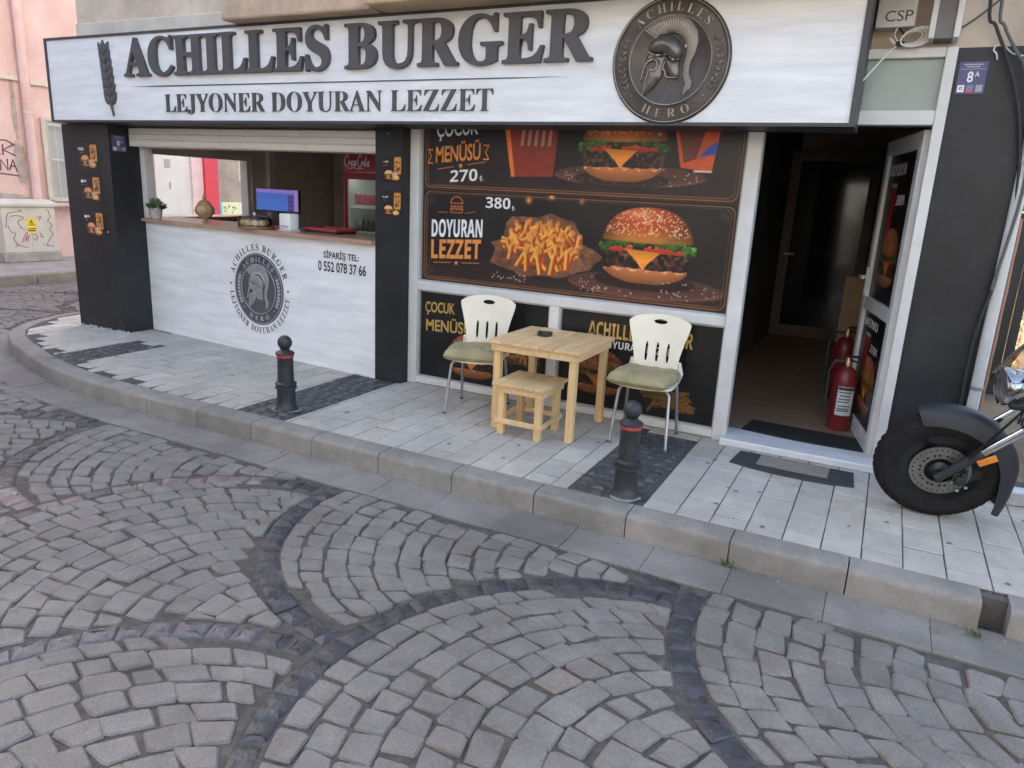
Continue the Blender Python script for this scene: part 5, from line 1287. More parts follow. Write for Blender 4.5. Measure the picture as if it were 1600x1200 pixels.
# gutter pipe, cable duct
hp('drain_pipe', MB().cyl((PXW+.09, 3.22, 0), (PXW+.09, 3.24, 8.5), .075, n=14), m_pink, smooth=True); hp('pipe_clip', MB().lathe([(.085, -.02), (.085, .02)], 14, (PXW+.09, 3.22, 2.55)), m_grill)
hp('cable_duct', MB().box(PXW, PXW+.06, -6, 3.14, 3.06, 3.13).box(PXW, PXW+.06, 3.34, 5.4, 3.03, 3.10), m_grill)
def blotch(y, z, a, b, s):
    r = random.Random(s); return [(y+a*math.cos(2*PI*k/22)*r.uniform(.75, 1.15), z+b*math.sin(2*PI*k/22)*r.uniform(.7, 1.2)) for k in range(22)]
for y, z, a, b, s in ((3.05, 1.66, .11, .42, 1), (2.75, 1.08, .35, .08, 2), (4.1, .45, .25, .25, 3), (3.04, 2.6, .05, .6, 4)):
    q = MB(); P_ = blotch(y, z, a, b, s); q.add([(PXW+.004, u, w) for u, w in P_], [tuple(range(len(P_)))]); hp('bare_patch', q, m_patch)
gm = mat('spray_paint', (.16, .10, .12), .8, .2, 20)
def scrawl(pts, r, x=PXW+.005): return MB().tube([(x, a, b) for a, b in pts], r, 5)
G = [[(2.45, 1.95), (2.6, 2.06), (2.85, 2.05), (2.98, 1.98)], [(2.55, 1.82), (2.62, 1.98), (2.72, 1.80)], [(2.57, 1.88), (2.69, 1.88)], [(2.78, 1.98), (2.77, 1.80)], [(2.95, 1.98), (2.78, 1.89), (2.98, 1.80)],
     [(2.50, 1.55), (2.56, 1.74), (2.66, 1.70), (2.60, 1.64), (2.68, 1.52)], [(2.70, 1.54), (2.72, 1.72), (2.82, 1.55), (2.83, 1.74)], [(2.85, 1.55), (2.92, 1.73), (2.98, 1.52)], [(2.88, 1.62), (2.96, 1.62)], [(2.42, 1.44), (2.7, 1.49), (3.0, 1.46)]]
for g in G: hp('graffiti', scrawl(g, .013), gm)
# barred window beside the pillar, then door, red pilaster and window further up the street
def barred(y0, y1, z0, z1, orn=False):
    w = hp('window', MB().box(PXW, PXW+.03, y0, y1, z0, z1), mat('hazy_pane', (.42, .44, .42), .3, .08, 2)); fr_ = MB().box(PXW+.03, PXW+.06, y0-.04, y0+.04, z0, z1).box(PXW+.03, PXW+.06, y1-.04, y1+.04, z0, z1).box(PXW+.03, PXW+.06, y0+.04, y1-.04, z1-.05, z1).box(PXW+.03, PXW+.06, y0+.04, y1-.04, z0, z0+.05); hp('frame', fr_, m_grill, w)
    b = MB(); n = int((y1-y0)/.13)
    for k in range(n+1): y = y0+(y1-y0)*k/n; b.cyl((PXW+.16, y, z0-.06), (PXW+.16, y, z1), .007, n=6)
    for z in (z0+.0, (z0+z1)/2, z1-.12): b.box(PXW+.15, PXW+.17, y0, y1, z-.012, z+.012)
    for k in range(n):
        y = y0+(y1-y0)*(k+.5)/n; b.tube([(PXW+.16, y+.045*math.cos(a), z1-.03+.045*math.sin(a)) for a in [i*.7 for i in range(10)]], .006, 5)
        if orn: b.tube([(PXW+.17, y+.05*math.cos(a), z0+.5+.16*math.sin(a)) for a in [i*.7 for i in range(10)]], .006, 5)
    hp('grille', b, m_grill, w)
barred(3.50, 4.55, 1.05, 2.5); hp('sill', MB().box(PXW, PXW+.2, 3.4, 4.62, .94, 1.0, .01), m_cream)
# next building up the side street, seen through the shop's side window
nb = thing('cream_house', 'cream building up the side street with a door and a red pilaster', 'building', (PXW-2, 8, 0))
def np_(name, mb, m, parent=None): mb.v = [(p[0]-PXW+2, p[1]-8, p[2]) for p in mb.v]; return mb.build(name, m, parent or nb)
np_('wall', MB().box(PXW-6, PXW, 5.56, 11.5, 0, 8.3), mat('warm_cream', (.66, .55, .46), .9, .1, 2, .2, 25))
np_('brown_pilaster', MB().box(PXW, PXW+.05, 5.56, 5.72, 0, 3), mat('brown_plaster', (.42, .28, .22), .9))
d_ = np_('door', MB().box(PXW, PXW+.04, 5.74, 6.62, 0, 2.4), mat('white_door', (.76, .72, .66), .5, .04, 3)); np_('door_window', MB().box(PXW+.04, PXW+.05, 5.98, 6.12, 1.75, 1.93), m_bead, d_); np_('letter_slot', MB().box(PXW+.04, PXW+.055, 6.07, 6.10, 1.32, 1.46), m_bead, d_)
np_('pink_pilaster', MB().box(PXW, PXW+.10, 6.62, 6.80, 0, 3), mat('pale_pink', (.80, .60, .55), .9, .1, 4))
np_('pink_pilaster', MB().box(PXW, PXW+.08, 6.81, 6.93, 0, 3), mat('pale_pink', (.80, .60, .55)))
np_('red_pilaster', MB().box(PXW, PXW+.14, 6.94, 7.30, 0, 3), mat('coral_red', (.72, .06, .09), .6, .05, 4))
w_ = np_('window', MB().box(PXW, PXW+.03, 7.32, 9.2, .4, 2.6), mat('brown_window', (.40, .33, .26), .4, .25, 1.5)); 
for a, b, c_, d2, cl in ((8.0, 8.5, 1.55, 2.3, (.62, .56, .47)), (8.42, 8.72, 1.40, 2.4, (.78, .77, .72)), (8.1, 8.9, .75, 1.3, (.6, .54, .45))): np_('paper', MB().box(PXW+.031, PXW+.036, a, b, c_, d2), mat('paper_%d' % int(a*10), cl, .8), w_)

for k, (a, b, cl) in enumerate(((7.22, 7.44, (.10, .50, .78)), (7.45, 7.98, (.84, .82, .48)), (7.99, 8.45, (.82, .82, .78)))):
    q = np_('notice', MB().box(PXW+.032, PXW+.04, a, b, .74, 1.06), mat('paper%d' % k, cl, .8, .04, 4), w_)
    if k:
        ik = MB(); rr = random.Random(k+5)
        for i in range(14): y = rr.uniform(a+.05, b-.08); z = rr.uniform(.80, .97); ik.box(PXW+.0402, PXW+.0412, y, y+rr.uniform(.012, .05), z, z+rr.uniform(.01, .035))
        np_('ink', ik, m_pk, w_)['kind'] = 'stuff'
sc_ = MB()
for k in range(3):
    for s_ in (-1, 1): sc_.tube([(PXW+.25, 5.46+s_*(.02+.09*math.sin(t_)*t_/4), 1.35+.33*k+.11*math.cos(t_)*t_/4) for t_ in [i*.4 for i in range(12)]], .010, 5)
sc_.cyl((PXW+.25, 5.36, 1.1), (PXW+.25, 5.36, 2.4), .02, n=6); hp('scroll_grille', sc_, m_grill); hp('lamp_box', MB().box(PXW+.2, PXW+.3, 5.28, 5.44, 2.05, 2.25), m_pvc)

# ================================================================ unseen house added behind the viewer, its sunlit wall bounces light onto the shop
oh = thing('added_bounce_house', 'unseen pale grey house added across the road to bounce sunlight onto the shop', 'building', (-1, -11.5, 0))
def op(name, mb, m, parent=None): mb.v = [(p[0]+1, p[1]+11.5, p[2]) for p in mb.v]; return mb.build(name, m, parent or oh)
op('wall', MB().box(-13, 14, -17, -11.5, -.15, 7.2), mat('pale_render', (.55, .55, .53), .9, .1, 2, .2, 25)); op('roof', MB().box(-13.3, 14.3, -17, -11.2, 7.2, 7.4), m_beige)
for fl_ in (0.9, 4.2):
    for k in range(9):
        x = -12+k*2.9; w2 = op('window', MB().box(x, x+1.2, -11.5, -11.44, fl_, fl_+1.6, .01), m_pvc); op('pane', MB().box(x+.08, x+.57, -11.44, -11.43, fl_+.08, fl_+1.52).box(x+.63, x+1.12, -11.44, -11.43, fl_+.08, fl_+1.52), mat('dark_pane', (.03, .035, .04)), w2)
op('door', MB().box(-1.05, -.1, -11.5, -11.43, -.1, 2.0, .01), m_brown)

# ================================================================ utility cabinet with scribbles
m_cab = mat('cabinet_grey', (.66, .62, .53), .7, .06, 5, .05, 40, dirt=.1)
cb_ = thing('utility_cabinet', 'beige street utility cabinet covered in scribbles with a yellow warning label', 'cabinet', (-13.62, 2.78, 0))
MB().box(-.20, .19, -.50, .50, 0, .16, .02).build('plinth', mat('cement_dark', (.36, .33, .29), .95, .2, 8, .4, 30), cb_)
MB().box(-.16, .16, -.455, .455, .16, .95, .01).build('body', m_cab, cb_); MB().box(-.20, .20, -.50, .50, .951, 1.0, .008).add([(-.20, -.5, 1.0), (.2, -.5, 1.0), (.2, .5, 1.0), (-.2, .5, 1.0), (-.1, -.42, 1.07), (.1, -.42, 1.07), (.1, .42, 1.07), (-.1, .42, 1.07)], [(0, 1, 5, 4), (1, 2, 6, 5), (2, 3, 7, 6), (3, 0, 4, 7), (4, 5, 6, 7)]).build('lid', m_cab, cb_)
MB().box(.161, .164, -.445, -.002, .18, .93).box(.161, .164, .002, .445, .18, .93).build('door_panel', m_cab, cb_)
yl = MB().box(.165, .168, -.06, .10, .50, .76).build('warning_label', mat('yellow_label', (.85, .62, .05), .5, .05, 10), cb_)
tri = [(.02+.055*math.cos(rad(90+120*k)), .665+.055*math.sin(rad(90+120*k))) for k in range(4)]; MB().tube([(.1695, a, b) for a, b in tri], .006, 5).tube([(.1695, .025, .70), (.1695, .012, .672), (.1695, .03, .668), (.1695, .018, .64)], .004, 5).box(.169, .170, -.045, .085, .53, .55).box(.169, .170, -.045, .085, .565, .58).build('warning_symbol', m_pk, yl)
m_scr = mat('marker_red', (.40, .14, .13), .7); m_scb = mat('marker_brown', (.22, .16, .14), .7); rr = random.Random(12)
def sq(pts, m, r=.006): MB().tube([(.166, a, b) for a, b in bez(pts, 4)[:-8]], r, 5).build('scribble', m, cb_)
sq([(-.40, .60), (-.36, .82), (-.22, .86), (-.12, .88), (-.2, .9), (-.3, .9)], m_scb); sq([(-.38, .62), (-.33, .52), (-.26, .50), (-.30, .40), (-.24, .30), (-.32, .27), (-.44, .29)], m_scb)
sq([(.33, .88), (.36, .78), (.31, .70), (.38, .64), (.33, .55), (.38, .48), (.31, .38), (.26, .28), (.40, .26), (.45, .27)], m_scb)
sq([(-.32, .78), (-.2, .80), (-.1, .76), (-.2, .70), (-.16, .60), (-.08, .55), (-.2, .62), (-.27, .72)], m_scr); sq([(-.16, .34), (-.10, .48), (-.06, .50), (-.12, .36), (-.04, .46), (-.08, .33), (-.01, .42)], m_scr)
sq([(.02, .42), (.07, .37), (.10, .43), (.06, .48), (.0, .45), (.03, .38)], m_scr); sq([(.15, .50), (.20, .42), (.14, .44), (.21, .36)], m_scb); sq([(.14, .76), (.20, .78), (.15, .70), (.22, .70)], m_scb); sq([(-.24, .32), (-.15, .27), (-.05, .25), (.02, .22)], m_scb, .005); sq([(.18, .32), (.25, .27), (.32, .30), (.36, .24)], m_scb, .005)

# ================================================================ right of the shop: pipe, meter box, cables, yard
dpz = thing('drain_pipe', 'pale plastic drainpipe at the end of the black wall', 'pipe', (.585, -.03, 0)); MB().tube([(0, 0, .02), (.0, 0, 1.0), (.004, 0, 2.4), (.0, 0, 6)], .032, 16).build('pipe', mat('pale_pipe', (.60, .60, .58), .5, .06, 4, dirt=.2), dpz, True)
for z in (.62, 1.9): MB().lathe([(.036, -.012), (.038, 0), (.036, .012)], 14, (0, 0, z)).build('clip', m_steel, dpz, True)
mbx = thing('meter_box', 'small white junction box with stencilled marks above the door', 'box', (-.175, -.0, 2.605)); MB().box(-.1, .1, -.09, .03, .0, .22, .006).build('case', mat('box_white', (.62, .61, .58), .5, .06, 6, dirt=.2), mbx)
text_fit(MB(), 'CSP', -.055, .085, .03, .085, -.0915, off=-.0).build('lettering', m_pk, mbx)
vs = thing('vertical_light_box', 'narrow grey vertical sign box with white edges over the door', 'sign', (.085, -.03, 2.53)); MB().box(-.055, .035, -.10, .05, .0, 1.2).build('panel', mat('grey_panel', (.16, .15, .15), .5, .05, 3), vs); MB().box(-.085, -.0551, -.115, .05, .0, 1.2, .004).build('edge_strip', m_pvc, vs); MB().box(.0351, .065, -.115, .05, .0, 1.2, .004).build('edge_strip', m_pvc, vs)
m_wc = mat('white_cable', (.70, .70, .68), .5); m_bc = mat('black_cable', (.03, .03, .03), .6); m_gc = mat('grey_cable', (.10, .10, .095), .6)
cc = thing('cable_coil', 'loose coil of white cable tied above the transom', 'cable', (-.14, -.05, 2.52)); q = MB()
for k in range(4):
    r_ = .045+.008*k; q.tube([(.06+r_*1.2*math.cos(a)+.01*k, -.02-.008*k, .03+r_*.7*math.sin(a)+.25*r_*math.cos(a)) for a in [i*.45 for i in range(15)]], .0042, 6, False)
q.tube([(0, -.02, 0), (-.06, -.05, -.07), (-.16, -.16, -.23), (-.185, -.20, -.285)], .0042, 6).tube([(0, -.02, 0), (-.03, -.02, .05), (-.02, -.01, .09)], .004, 6).tube([(-.02, -.02, 0), (-.05, -.02, .03)], .008, 6).build('loops', m_wc, cc, True)
MB().tube([(0, -.02, -.0), (.02, -.02, .05), (-.02, 0, .1)], .006, 6).box(-.015, .03, -.035, -.005, -.012, .012, .003).build('tie', m_bc, cc)
wires = [('black_cable', 'thick black cable bundle running down the end of the black wall', m_bc, .009, [(.24, -.05, 3.6)]+[tuple(ony(a, b, -.05)) for a, b in ((1548, 0), (1556, 40), (1572, 85), (1587, 140), (1594, 210), (1590, 290), (1570, 400))]+[(.52, -.04, .9), (.53, -.03, .3)]),
         ('grey_cable', 'grey cable looping beside the black bundle at the wall end', m_gc, .009, [(.30, -.07, 3.6)]+[tuple(ony(a, b, -.07)) for a, b in ((1566, 0), (1570, 40), (1588, 80), (1602, 110), (1606, 200), (1598, 300))]+[(.55, -.06, 1.2)]),
         ('white_wire', 'thin white wire curling across the top of the black wall', m_wc, .004, [(.355, -.03, 2.43), (.345, -.04, 2.46), (.33, -.04, 2.475), (.34, -.04, 2.50), (.38, -.04, 2.49), (.42, -.05, 2.455), (.47, -.06, 2.44)]),
         ('brown_cable', 'brown cable crossing the beige plaster above the black wall', m_gc, .006, [(.16, -.02, 2.60), (.24, -.03, 2.66), (.34, -.03, 2.76), (.44, -.04, 2.90)]),
         ('corrugated_hose', 'reddish corrugated hose beside the pipe', mat('hose_red', (.35, .17, .10), .6), .012, [(.63, .05, 1.6), (.632, .05, .9), (.63, .05, .45)])]
for n_, lab, m_, r_, pts in wires:
    q = MB(); P3 = []
    for i in range(len(pts)-1):
        a, b, c3, d3 = [Vector(pts[j]) for j in (max(i-1, 0), i, i+1, min(i+2, len(pts)-1))]
        for j in range(5): t_ = j/5; P3.append(.5*((2*b)+(c3-a)*t_+(2*a-5*b+4*c3-d3)*t_*t_+(3*b-a-3*c3+d3)*t_**3))
    P3.append(Vector(pts[-1])); q.tube(P3, [r_*(1+.25*(i % 2)) for i in range(len(P3))] if n_ == 'corrugated_hose' else r_, 8); o = q.build(n_, m_, None, True); tag(o, lab, 'cable')
ml = MB()
fence = thing('dark_gate', 'dark metal gate standing in the yard beside the shop', 'gate', (1.0, 3.2, -.1)); MB().box(-.32, .12, 0, .05, 0, 1.75, .005).build('leaf', mat('gate_black', (.022, .024, .024), .5, .1, 5), fence); MB().box(.13, .20, -.02, .07, 0, 1.85, .005).build('post', mat('gate_black', (.022, .024, .024)), fence)
yard = struct('yard', MB().box(.62, 40, .35, 60, -.3, -.06), m_earth)
gv = MB()
for k in range(5000):
    x, y = random.uniform(.8, 9), random.uniform(4, 22); l = random.uniform(.03, .13)*(1.5 if y > 12 else 1); a = random.uniform(0, PI); dx, dy = math.cos(a)*.02, math.sin(a)*.02
    gv.add([(x-dx, y-dy, -.06), (x+dx, y+dy, -.06), (x+dx*2+random.gauss(0, .03), y+random.gauss(0, .03), -.06+l)], [(0, 1, 2)])
tag(gv.build('dry_grass', mat('straw', (.45, .34, .17), .9, .4, 8)), 'dry yellow grass covering the sunny yard', 'grass', kind='stuff')
def tree(label, x, y, h, cr, seed, col):
    r = random.Random(seed); t = thing('leafy_tree', label, 'tree', (x, y, -.06), 0, 'trees in the yard'); tk = MB().tube([(0, 0, 0), (.05, .03, h*.3), (-.03, .05, h*.6), (.02, 0, h*.85)], [.12, .09, .06, .02], 8)
    tips = []
    for k in range(9):
        a = r.uniform(0, 2*PI); z = h*r.uniform(.25, .75); e = Vector((math.cos(a)*cr*r.uniform(.5, .9), math.sin(a)*cr*r.uniform(.5, .9), z+h*r.uniform(.05, .25))); tk.tube([(0, .03, z), e*.5+Vector((0, 0, z*.5+.1)), e], [.04, .025, .01], 6); tips.append(e)
    tk.build('trunk', mat('bark', (.12, .09, .07), .95, .3, 8, .5), t); f = MB(); n = 0; tips += [Vector((r.gauss(0, cr*.45), r.gauss(0, cr*.45), h*r.uniform(.12, 1))) for k in range(26)]
    V_ = []; F_ = []
    for tp in tips:
        for k in range(150):
            p = tp+Vector((r.gauss(0, cr*.22), r.gauss(0, cr*.22), r.gauss(0, h*.07))); a = Vector((r.gauss(0, 1), r.gauss(0, 1), r.gauss(0, .6))).normalized()*r.uniform(.05, .09); b = a.orthogonal().normalized()*.028
            if p.z < .1: continue
            V_ += [p-a, p+b, p+a, p-b]; F_.append((n, n+1, n+2, n+3)); n += 4
    f.v = [tuple(q) for q in V_]; f.f = F_; me = f.mesh('crown', fix=False); link('crown', me, mat('leaves_%d' % seed, col, .6, .5, 3, spec=.3), t)
tree('bushy green tree at the far side of the sunny yard', 3.4, 15.5, 4.2, 1.7, 3, (.075, .105, .04)); tree('darker green tree just behind the metal gate', 2.5, 10.5, 3.6, .9, 5, (.05, .075, .03)); tree('tall spreading tree at the back of the yard', 6.5, 19, 6, 2.6, 8, (.07, .10, .035))

# ================================================================ motorcycle, front wheel towards the counter side, leaning on its stand
bike = thing('motorcycle', 'matt black cruiser motorcycle parked beside the doorway with chrome headlight', 'motorcycle', (.405, -.60, 0)); bike.rotation_euler = (rad(15), 0, rad(6))
m_tyre = mat('tyre_rubber', (.020, .019, .019), .9, .25, 30, .4, 60, spec=.2, dirt=.3); m_mb = mat('matt_black_paint', (.024, .026, .030), .5, .1, 6, spec=.4); m_chr = mat('chrome', (.62, .62, .62), .10, .06, 8, metal=1.); m_gun = mat('dark_metal', (.05, .05, .052), .4, .2, 10, metal=.5)
m_disc = mat('brake_steel', (.20, .19, .175), .45, .12, 12, metal=.6); m_orange = mat('orange_lens', (.75, .22, .02), .25, .1, 20, coat=.5)
def wheel(cx, cz, R, w, parent, disc=True):
    h = w/2; prof = [(R-.115, -h*.62), (R-.100, -h*.80), (R-.096, -h*.84), (R-.090, -h*.86), (R-.085, -h*.92), (R-.062, -h*.99), (R-.058, -h*1.02), (R-.052, -h*1.02), (R-.045, -h), (R-.018, -h*.8), (R-.004, -h*.45), (R, 0), (R-.004, h*.45), (R-.018, h*.8), (R-.045, h), (R-.085, h*.92), (R-.115, h*.62)]
    ty = MB().lathe(prof, 56, (cx, 0, cz), 'y').build('tyre', m_tyre, parent, True); trd = MB()
    for k in range(44):                                             # tread blocks
        a = 2*PI*k/44
        for s in (-1, 1):
            def P(t, da, lift): rr_ = R-.004-.03*abs(t)**2.2+lift; return (cx+rr_*math.cos(a+da), h*.95*t*s, cz+rr_*math.sin(a+da))
            for (ta, tb, d0, d1, e0, e1) in ((.06, .44, 0., .085, .035, .12), (.54, 1.02, .04, .12, -.01, .07)):
                trd.add([P(ta, d0, .0), P(ta, d1, .0), P(tb, e1, .0), P(tb, e0, .0), P(ta, d0+.006, .010), P(ta, d1-.006, .010), P(tb, e1-.006, .010), P(tb, e0+.006, .010)], [(4, 5, 6, 7), (0, 1, 5, 4), (1, 2, 6, 5), (2, 3, 7, 6), (3, 0, 4, 7)])
    trd.build('tread', m_tyre, ty)
    rim = MB().lathe([(R-.11, -h*.66), (R-.13, -h*.55), (R-.135, 0), (R-.13, h*.55), (R-.11, h*.66), (R-.10, h*.3), (R-.10, -h*.3), (R-.11, -h*.66)], 48, (cx, 0, cz), 'y').build('rim', m_gun, parent, True)
    spk = MB()
    for k in range(10):
        a = 2*PI*k/10+.2
        for d in (-.09, .09): spk.tube([(cx+.05*math.cos(a+d*2), -.012, cz+.05*math.sin(a+d*2)), (cx+(R-.13)*math.cos(a+d*.6), -.004, cz+(R-.13)*math.sin(a+d*.6))], [.011, .007], 6)
    spk.build('spokes', m_gun, rim, True)
    for k in range(7): a = 2*PI*k/7+.5; MB().box(-.022, .022, -.002, .002, -.002, .002, 0, Matrix.Translation((cx+(R-.118)*math.cos(a), -h*.60, cz+(R-.118)*math.sin(a))) @ Matrix.Rotation(-(a+PI/2), 4, 'Y')).build('rim_mark', m_chr, rim)
    MB().lathe([(0, -.075), (.022, -.075), (.03, -.06), (.045, -.05), (.05, 0), (.045, .05), (.02, .07), (0, .07)], 24, (cx, 0, cz), 'y').build('hub', m_gun, parent, True)
    if disc:
        V_, F_, _ = sheet([(.145*math.cos(2*PI*k/60), .145*math.sin(2*PI*k/60)) for k in range(60)], [[(.075*math.cos(2*PI*k/40), .075*math.sin(2*PI*k/40)) for k in range(40)]]+[oval(.128*math.cos(2*PI*k/30), .128*math.sin(2*PI*k/30), .0048, .0048, 8) for k in range(30)]+[oval(.095*math.cos(2*PI*k/10+q), .095*math.sin(2*PI*k/10+q), .007, .007, 8) for k in range(10) for q in (-.12, .12)], .02)
        dm_ = MB(); nn = len(V_); dm_.add([(cx+a, -.062, cz+b) for a, b in V_]+[(cx+a, -.056, cz+b) for a, b in V_], [f for f in F_]+[tuple(i+nn for i in reversed(f)) for f in F_]+[(a, b, b+nn, a+nn) for a, b in border_edges(F_)]); dm_.build('brake_disc', m_disc, parent)
wf_ = wheel(0, .315, .312, .13, bike)
# front fender hugging the wheel
fm = MB(); n = 26; m_ = 11; R = .338
for i in range(n+1):
    a = rad(116-(116+36)*i/n); wd = .092*(1-.18*max(0, (8-i)/8)**2)
    for j in range(m_+1):
        t_ = -1+2*j/m_; dr = R+.022-.098*abs(t_)**3.2*(.72+.28*math.sin(PI*i/n))+.05*max(0, (i-20)/6)**2; fm.v.append((dr*math.cos(a), wd*t_, .315+dr*math.sin(a)))
fm.f = [(i*(m_+1)+j, i*(m_+1)+j+1, (i+1)*(m_+1)+j+1, (i+1)*(m_+1)+j) for i in range(n) for j in range(m_)]; fm.build('front_fender', m_mb, bike, True)
# fork: chrome tubes into black sliders
for s in (-1, 1):
    y = s*.105; d = Vector((.66, 0, .75)).normalized(); b = Vector((.005, y, .315))
    MB().cyl(b-d*.03, b+d*.20, .024, n=16).build('fork_slider', m_mb, bike, True); MB().cyl(b+d*.20, b+d*.74, .0205, n=16).build('fork_tube', m_chr, bike, True); MB().lathe([(.03, 0), (.033, .02), (.03, .04)], 16, b+d*.19, 'z', mtx=d.to_track_quat('Z', 'Y').to_matrix()).build('dust_seal', m_gun, bike, True)
MB().box(.055, .125, -.105, -.055, .265, .345, .012).box(.07, .11, -.12, -.10, .28, .33, .006).build('brake_caliper', m_gun, bike, True)
for q in ((.05, -.125, .30), (.085, -.125, .255), (.12, -.125, .28)): MB().cyl(q, (q[0], q[1]-.008, q[2]), .009, n=8).build('bolt', m_chr, bike, True)
d = Vector((.52, 0, .80)).normalized()
def lampb(c0, ax, prof, name, m, n=28): return MB().lathe(prof, n, c0, 'z', mtx=ax.to_track_quat('Z', 'Y').to_matrix()).build(name, m, bike, True)
hx = Vector((.195, -.02, .835)); ax = Vector((-1, -.12, -.05)).normalized()
hl = lampb(hx, ax, [(0, -.11), (.05, -.10), (.085, -.05), (.095, 0), (.098, .02), (.092, .034), (.084, .03)], 'headlight', m_chr)
lens = MB().lathe([(0, .050), (.04, .047), (.075, .036), (.086, .026)], 28, hx, 'z', mtx=ax.to_track_quat('Z', 'Y').to_matrix()).build('lens', mat('lamp_lens', (.45, .47, .48), .06, .2, 6, spec=.8, metal=.6), hl, True)
hr = Vector((.29, -.12, .715)); ax2 = Vector((-.75, -.6, .1)).normalized(); hn = lampb(hr, ax2, [(0, -.03), (.04, -.025), (.05, 0), (.05, .012), (.042, .02), (0, .022)], 'horn', m_chr)
hs = MB(); qm = ax2.to_track_quat('Z', 'Y').to_matrix()
for k in range(4):
    o_ = -.024+.016*k; hs.add([tuple(hr+qm @ Vector(p_)) for p_ in ((o_-.004, -.032, .0235), (o_+.004, -.032, .0235), (o_+.004, .032, .0235), (o_-.004, .032, .0235))], [(0, 1, 2, 3)])
hs.build('horn_slots', m_gun, hn)
MB().box(-.045, .045, -.008, .008, -.018, .018, .005, Matrix.Translation((.175, -.135, .462)) @ Matrix.Rotation(rad(-35), 4, 'Y')).build('side_reflector', m_orange, bike, True)
MB().box(.20, .46, -.12, .12, .755, .79, .01, Matrix.Identity(4)).build('lower_yoke', m_gun, bike, True); MB().box(.34, .46, -.125, .125, .98, 1.01, .01).build('upper_yoke', m_gun, bike, True)
ws = MB(); n = 14
for i in range(n+1):
    for j in range(n+1):
        u = -1+2*i/n; v_ = j/n; wv = .22*(1-.45*max(0, v_-.45)**1.6*3)*(.75+.25*min(1, v_*3)); ws.v.append((.11+.22*v_+.16*u*u*.6, wv*u, .86+.34*v_-.05*u*u*(1-v_)))
ws.f = [(i*(n+1)+j, (i+1)*(n+1)+j, (i+1)*(n+1)+j+1, i*(n+1)+j+1) for i in range(n) for j in range(n)]; ws.build('windshield', glass_mat('smoked_acrylic', (.62, .60, .58), .03), bike, True)
MB().tube([(.30, -.40, 1.06), (.40, -.28, 1.08), (.42, -.12, 1.02), (.42, .12, 1.02), (.40, .28, 1.08), (.30, .40, 1.06)], .0125, 10).build('handlebar', m_chr, bike, True)
for s in (-1, 1):
    MB().tube([(.40, s*.36, 1.075), (.52, s*.45, 1.06)], .018, 10).build('grip', m_tyre, bike, True); MB().tube([(.40, s*.30, 1.08), (.38, s*.40, 1.2)], .006, 6).ball((.38, s*.43, 1.24), .06, 14, (.35, 1, .7)).build('mirror', m_chr, bike, True)
    MB().ball((.36, s*.23, .84), .032, 12, (1, 1, 1)).build('turn_signal', m_orange, bike, True)
# the rest of the machine, out to the right
tkp = MB(); 
tk_ = [(.46, .05, .88), (.55, .13, .92), (.72, .155, .92), (.88, .13, .86), (1.0, .06, .80)]
n = 16; v = []
for x, r_, z in tk_:
    for k in range(n): a = 2*PI*k/n; v.append((x, r_*math.cos(a), z+r_*.72*math.sin(a)))
tkp.add(v, [(i*n+k, i*n+(k+1) % n, (i+1)*n+(k+1) % n, (i+1)*n+k) for i in range(len(tk_)-1) for k in range(n)]+[tuple(range(n)), tuple((len(tk_)-1)*n+k for k in range(n))]); tkp.build('fuel_tank', m_mb, bike, True)
MB().tube([(.40, 0, .95), (.50, 0, .72), (.62, 0, .40), (.8, 0, .24), (1.15, 0, .24), (1.32, 0, .42)], .024, 10).tube([(.42, 0, .92), (.9, 0, .74), (1.35, 0, .66), (1.6, 0, .62)], .026, 10).build('frame', m_gun, bike, True)
MB().box(.70, 1.08, -.15, .15, .22, .48, .04).build('crankcase', m_gun, bike, True)
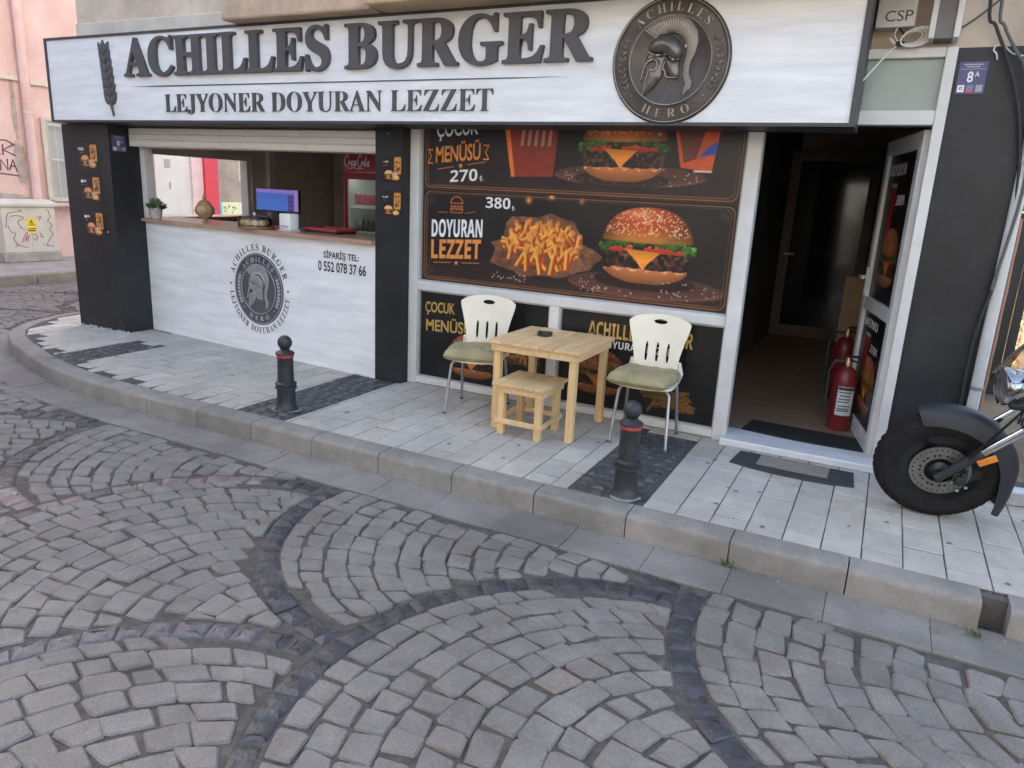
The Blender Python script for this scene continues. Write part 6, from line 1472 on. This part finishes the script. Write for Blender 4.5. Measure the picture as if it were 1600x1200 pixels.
for ang_, x0 in ((-25, .80), (22, .98)):
    cy_ = MB(); Mx = Matrix.Translation((x0, 0, .46)) @ Matrix.Rotation(rad(ang_), 4, 'Y')
    for k in range(8): cy_.box(-.085, .085, -.085, .085, .02+k*.026, .036+k*.026, .004, Mx)
    cy_.box(-.06, .06, -.06, .06, 0, .24, 0, Mx).build('cylinder_head', m_gun, bike)
st = MB(); [st.ball((x, 0, .68), .17, 16, (1.2, .85, .34)) for x in (1.12,)]; st.ball((1.42, 0, .75), .15, 16, (1.2, .75, .3)).build('seat', m_tyre, bike, True)
wheel(1.56, .30, .30, .16, bike, False)
fm = MB(); n = 20
for i in range(n+1):
    a = rad(165-150*i/n)
    for j in range(m_+1): t_ = -1+2*j/m_; dr = .345-.05*abs(t_)**2.4; fm.v.append((1.56+dr*math.cos(a), .10*t_, .30+dr*math.sin(a)))
fm.f = [(i*(m_+1)+j, i*(m_+1)+j+1, (i+1)*(m_+1)+j+1, (i+1)*(m_+1)+j) for i in range(n) for j in range(m_)]; fm.build('rear_fender', m_mb, bike, True)
MB().tube([(.78, .14, .62), (.70, .19, .40), (.85, .21, .22), (1.2, .21, .20), (1.85, .21, .22)], [.022, .024, .03, .042, .045], 12).build('exhaust', m_chr, bike, True)
MB().tube([(1.0, -.12, .24), (1.05, -.24, .06), (1.03, -.27, .035)], .012, 8).build('side_stand', m_gun, bike, True)
for k, pts in enumerate(([(.42, -.14, 1.0), (.25, -.17, .80), (.10, -.12, .45), (.09, -.11, .33)], [(.42, -.1, .98), (.40, -.16, .82), (.5, -.12, .6)])): MB().tube(pts, .006, 6).build('brake_hose' if k == 0 else 'control_cable', m_tyre, bike, True)
# concrete block lying behind the front wheel
kb_ = thing('concrete_block', 'broken pale concrete block lying on the pavement behind the motorcycle wheel', 'block', (onz(1575, 785).x, onz(1575, 785).y, 0), rad(12)); MB().box(-.10, .12, -.05, .06, .0, .062, .008).build('block', mat('cement', (.42, .42, .41)), kb_)
MB().box(-.08, .13, -.04, .07, .0625, .078, .004).build('mortar_cap', mat('pale_mortar', (.6, .6, .58), .95, .15, 15, .4, 40), kb_)
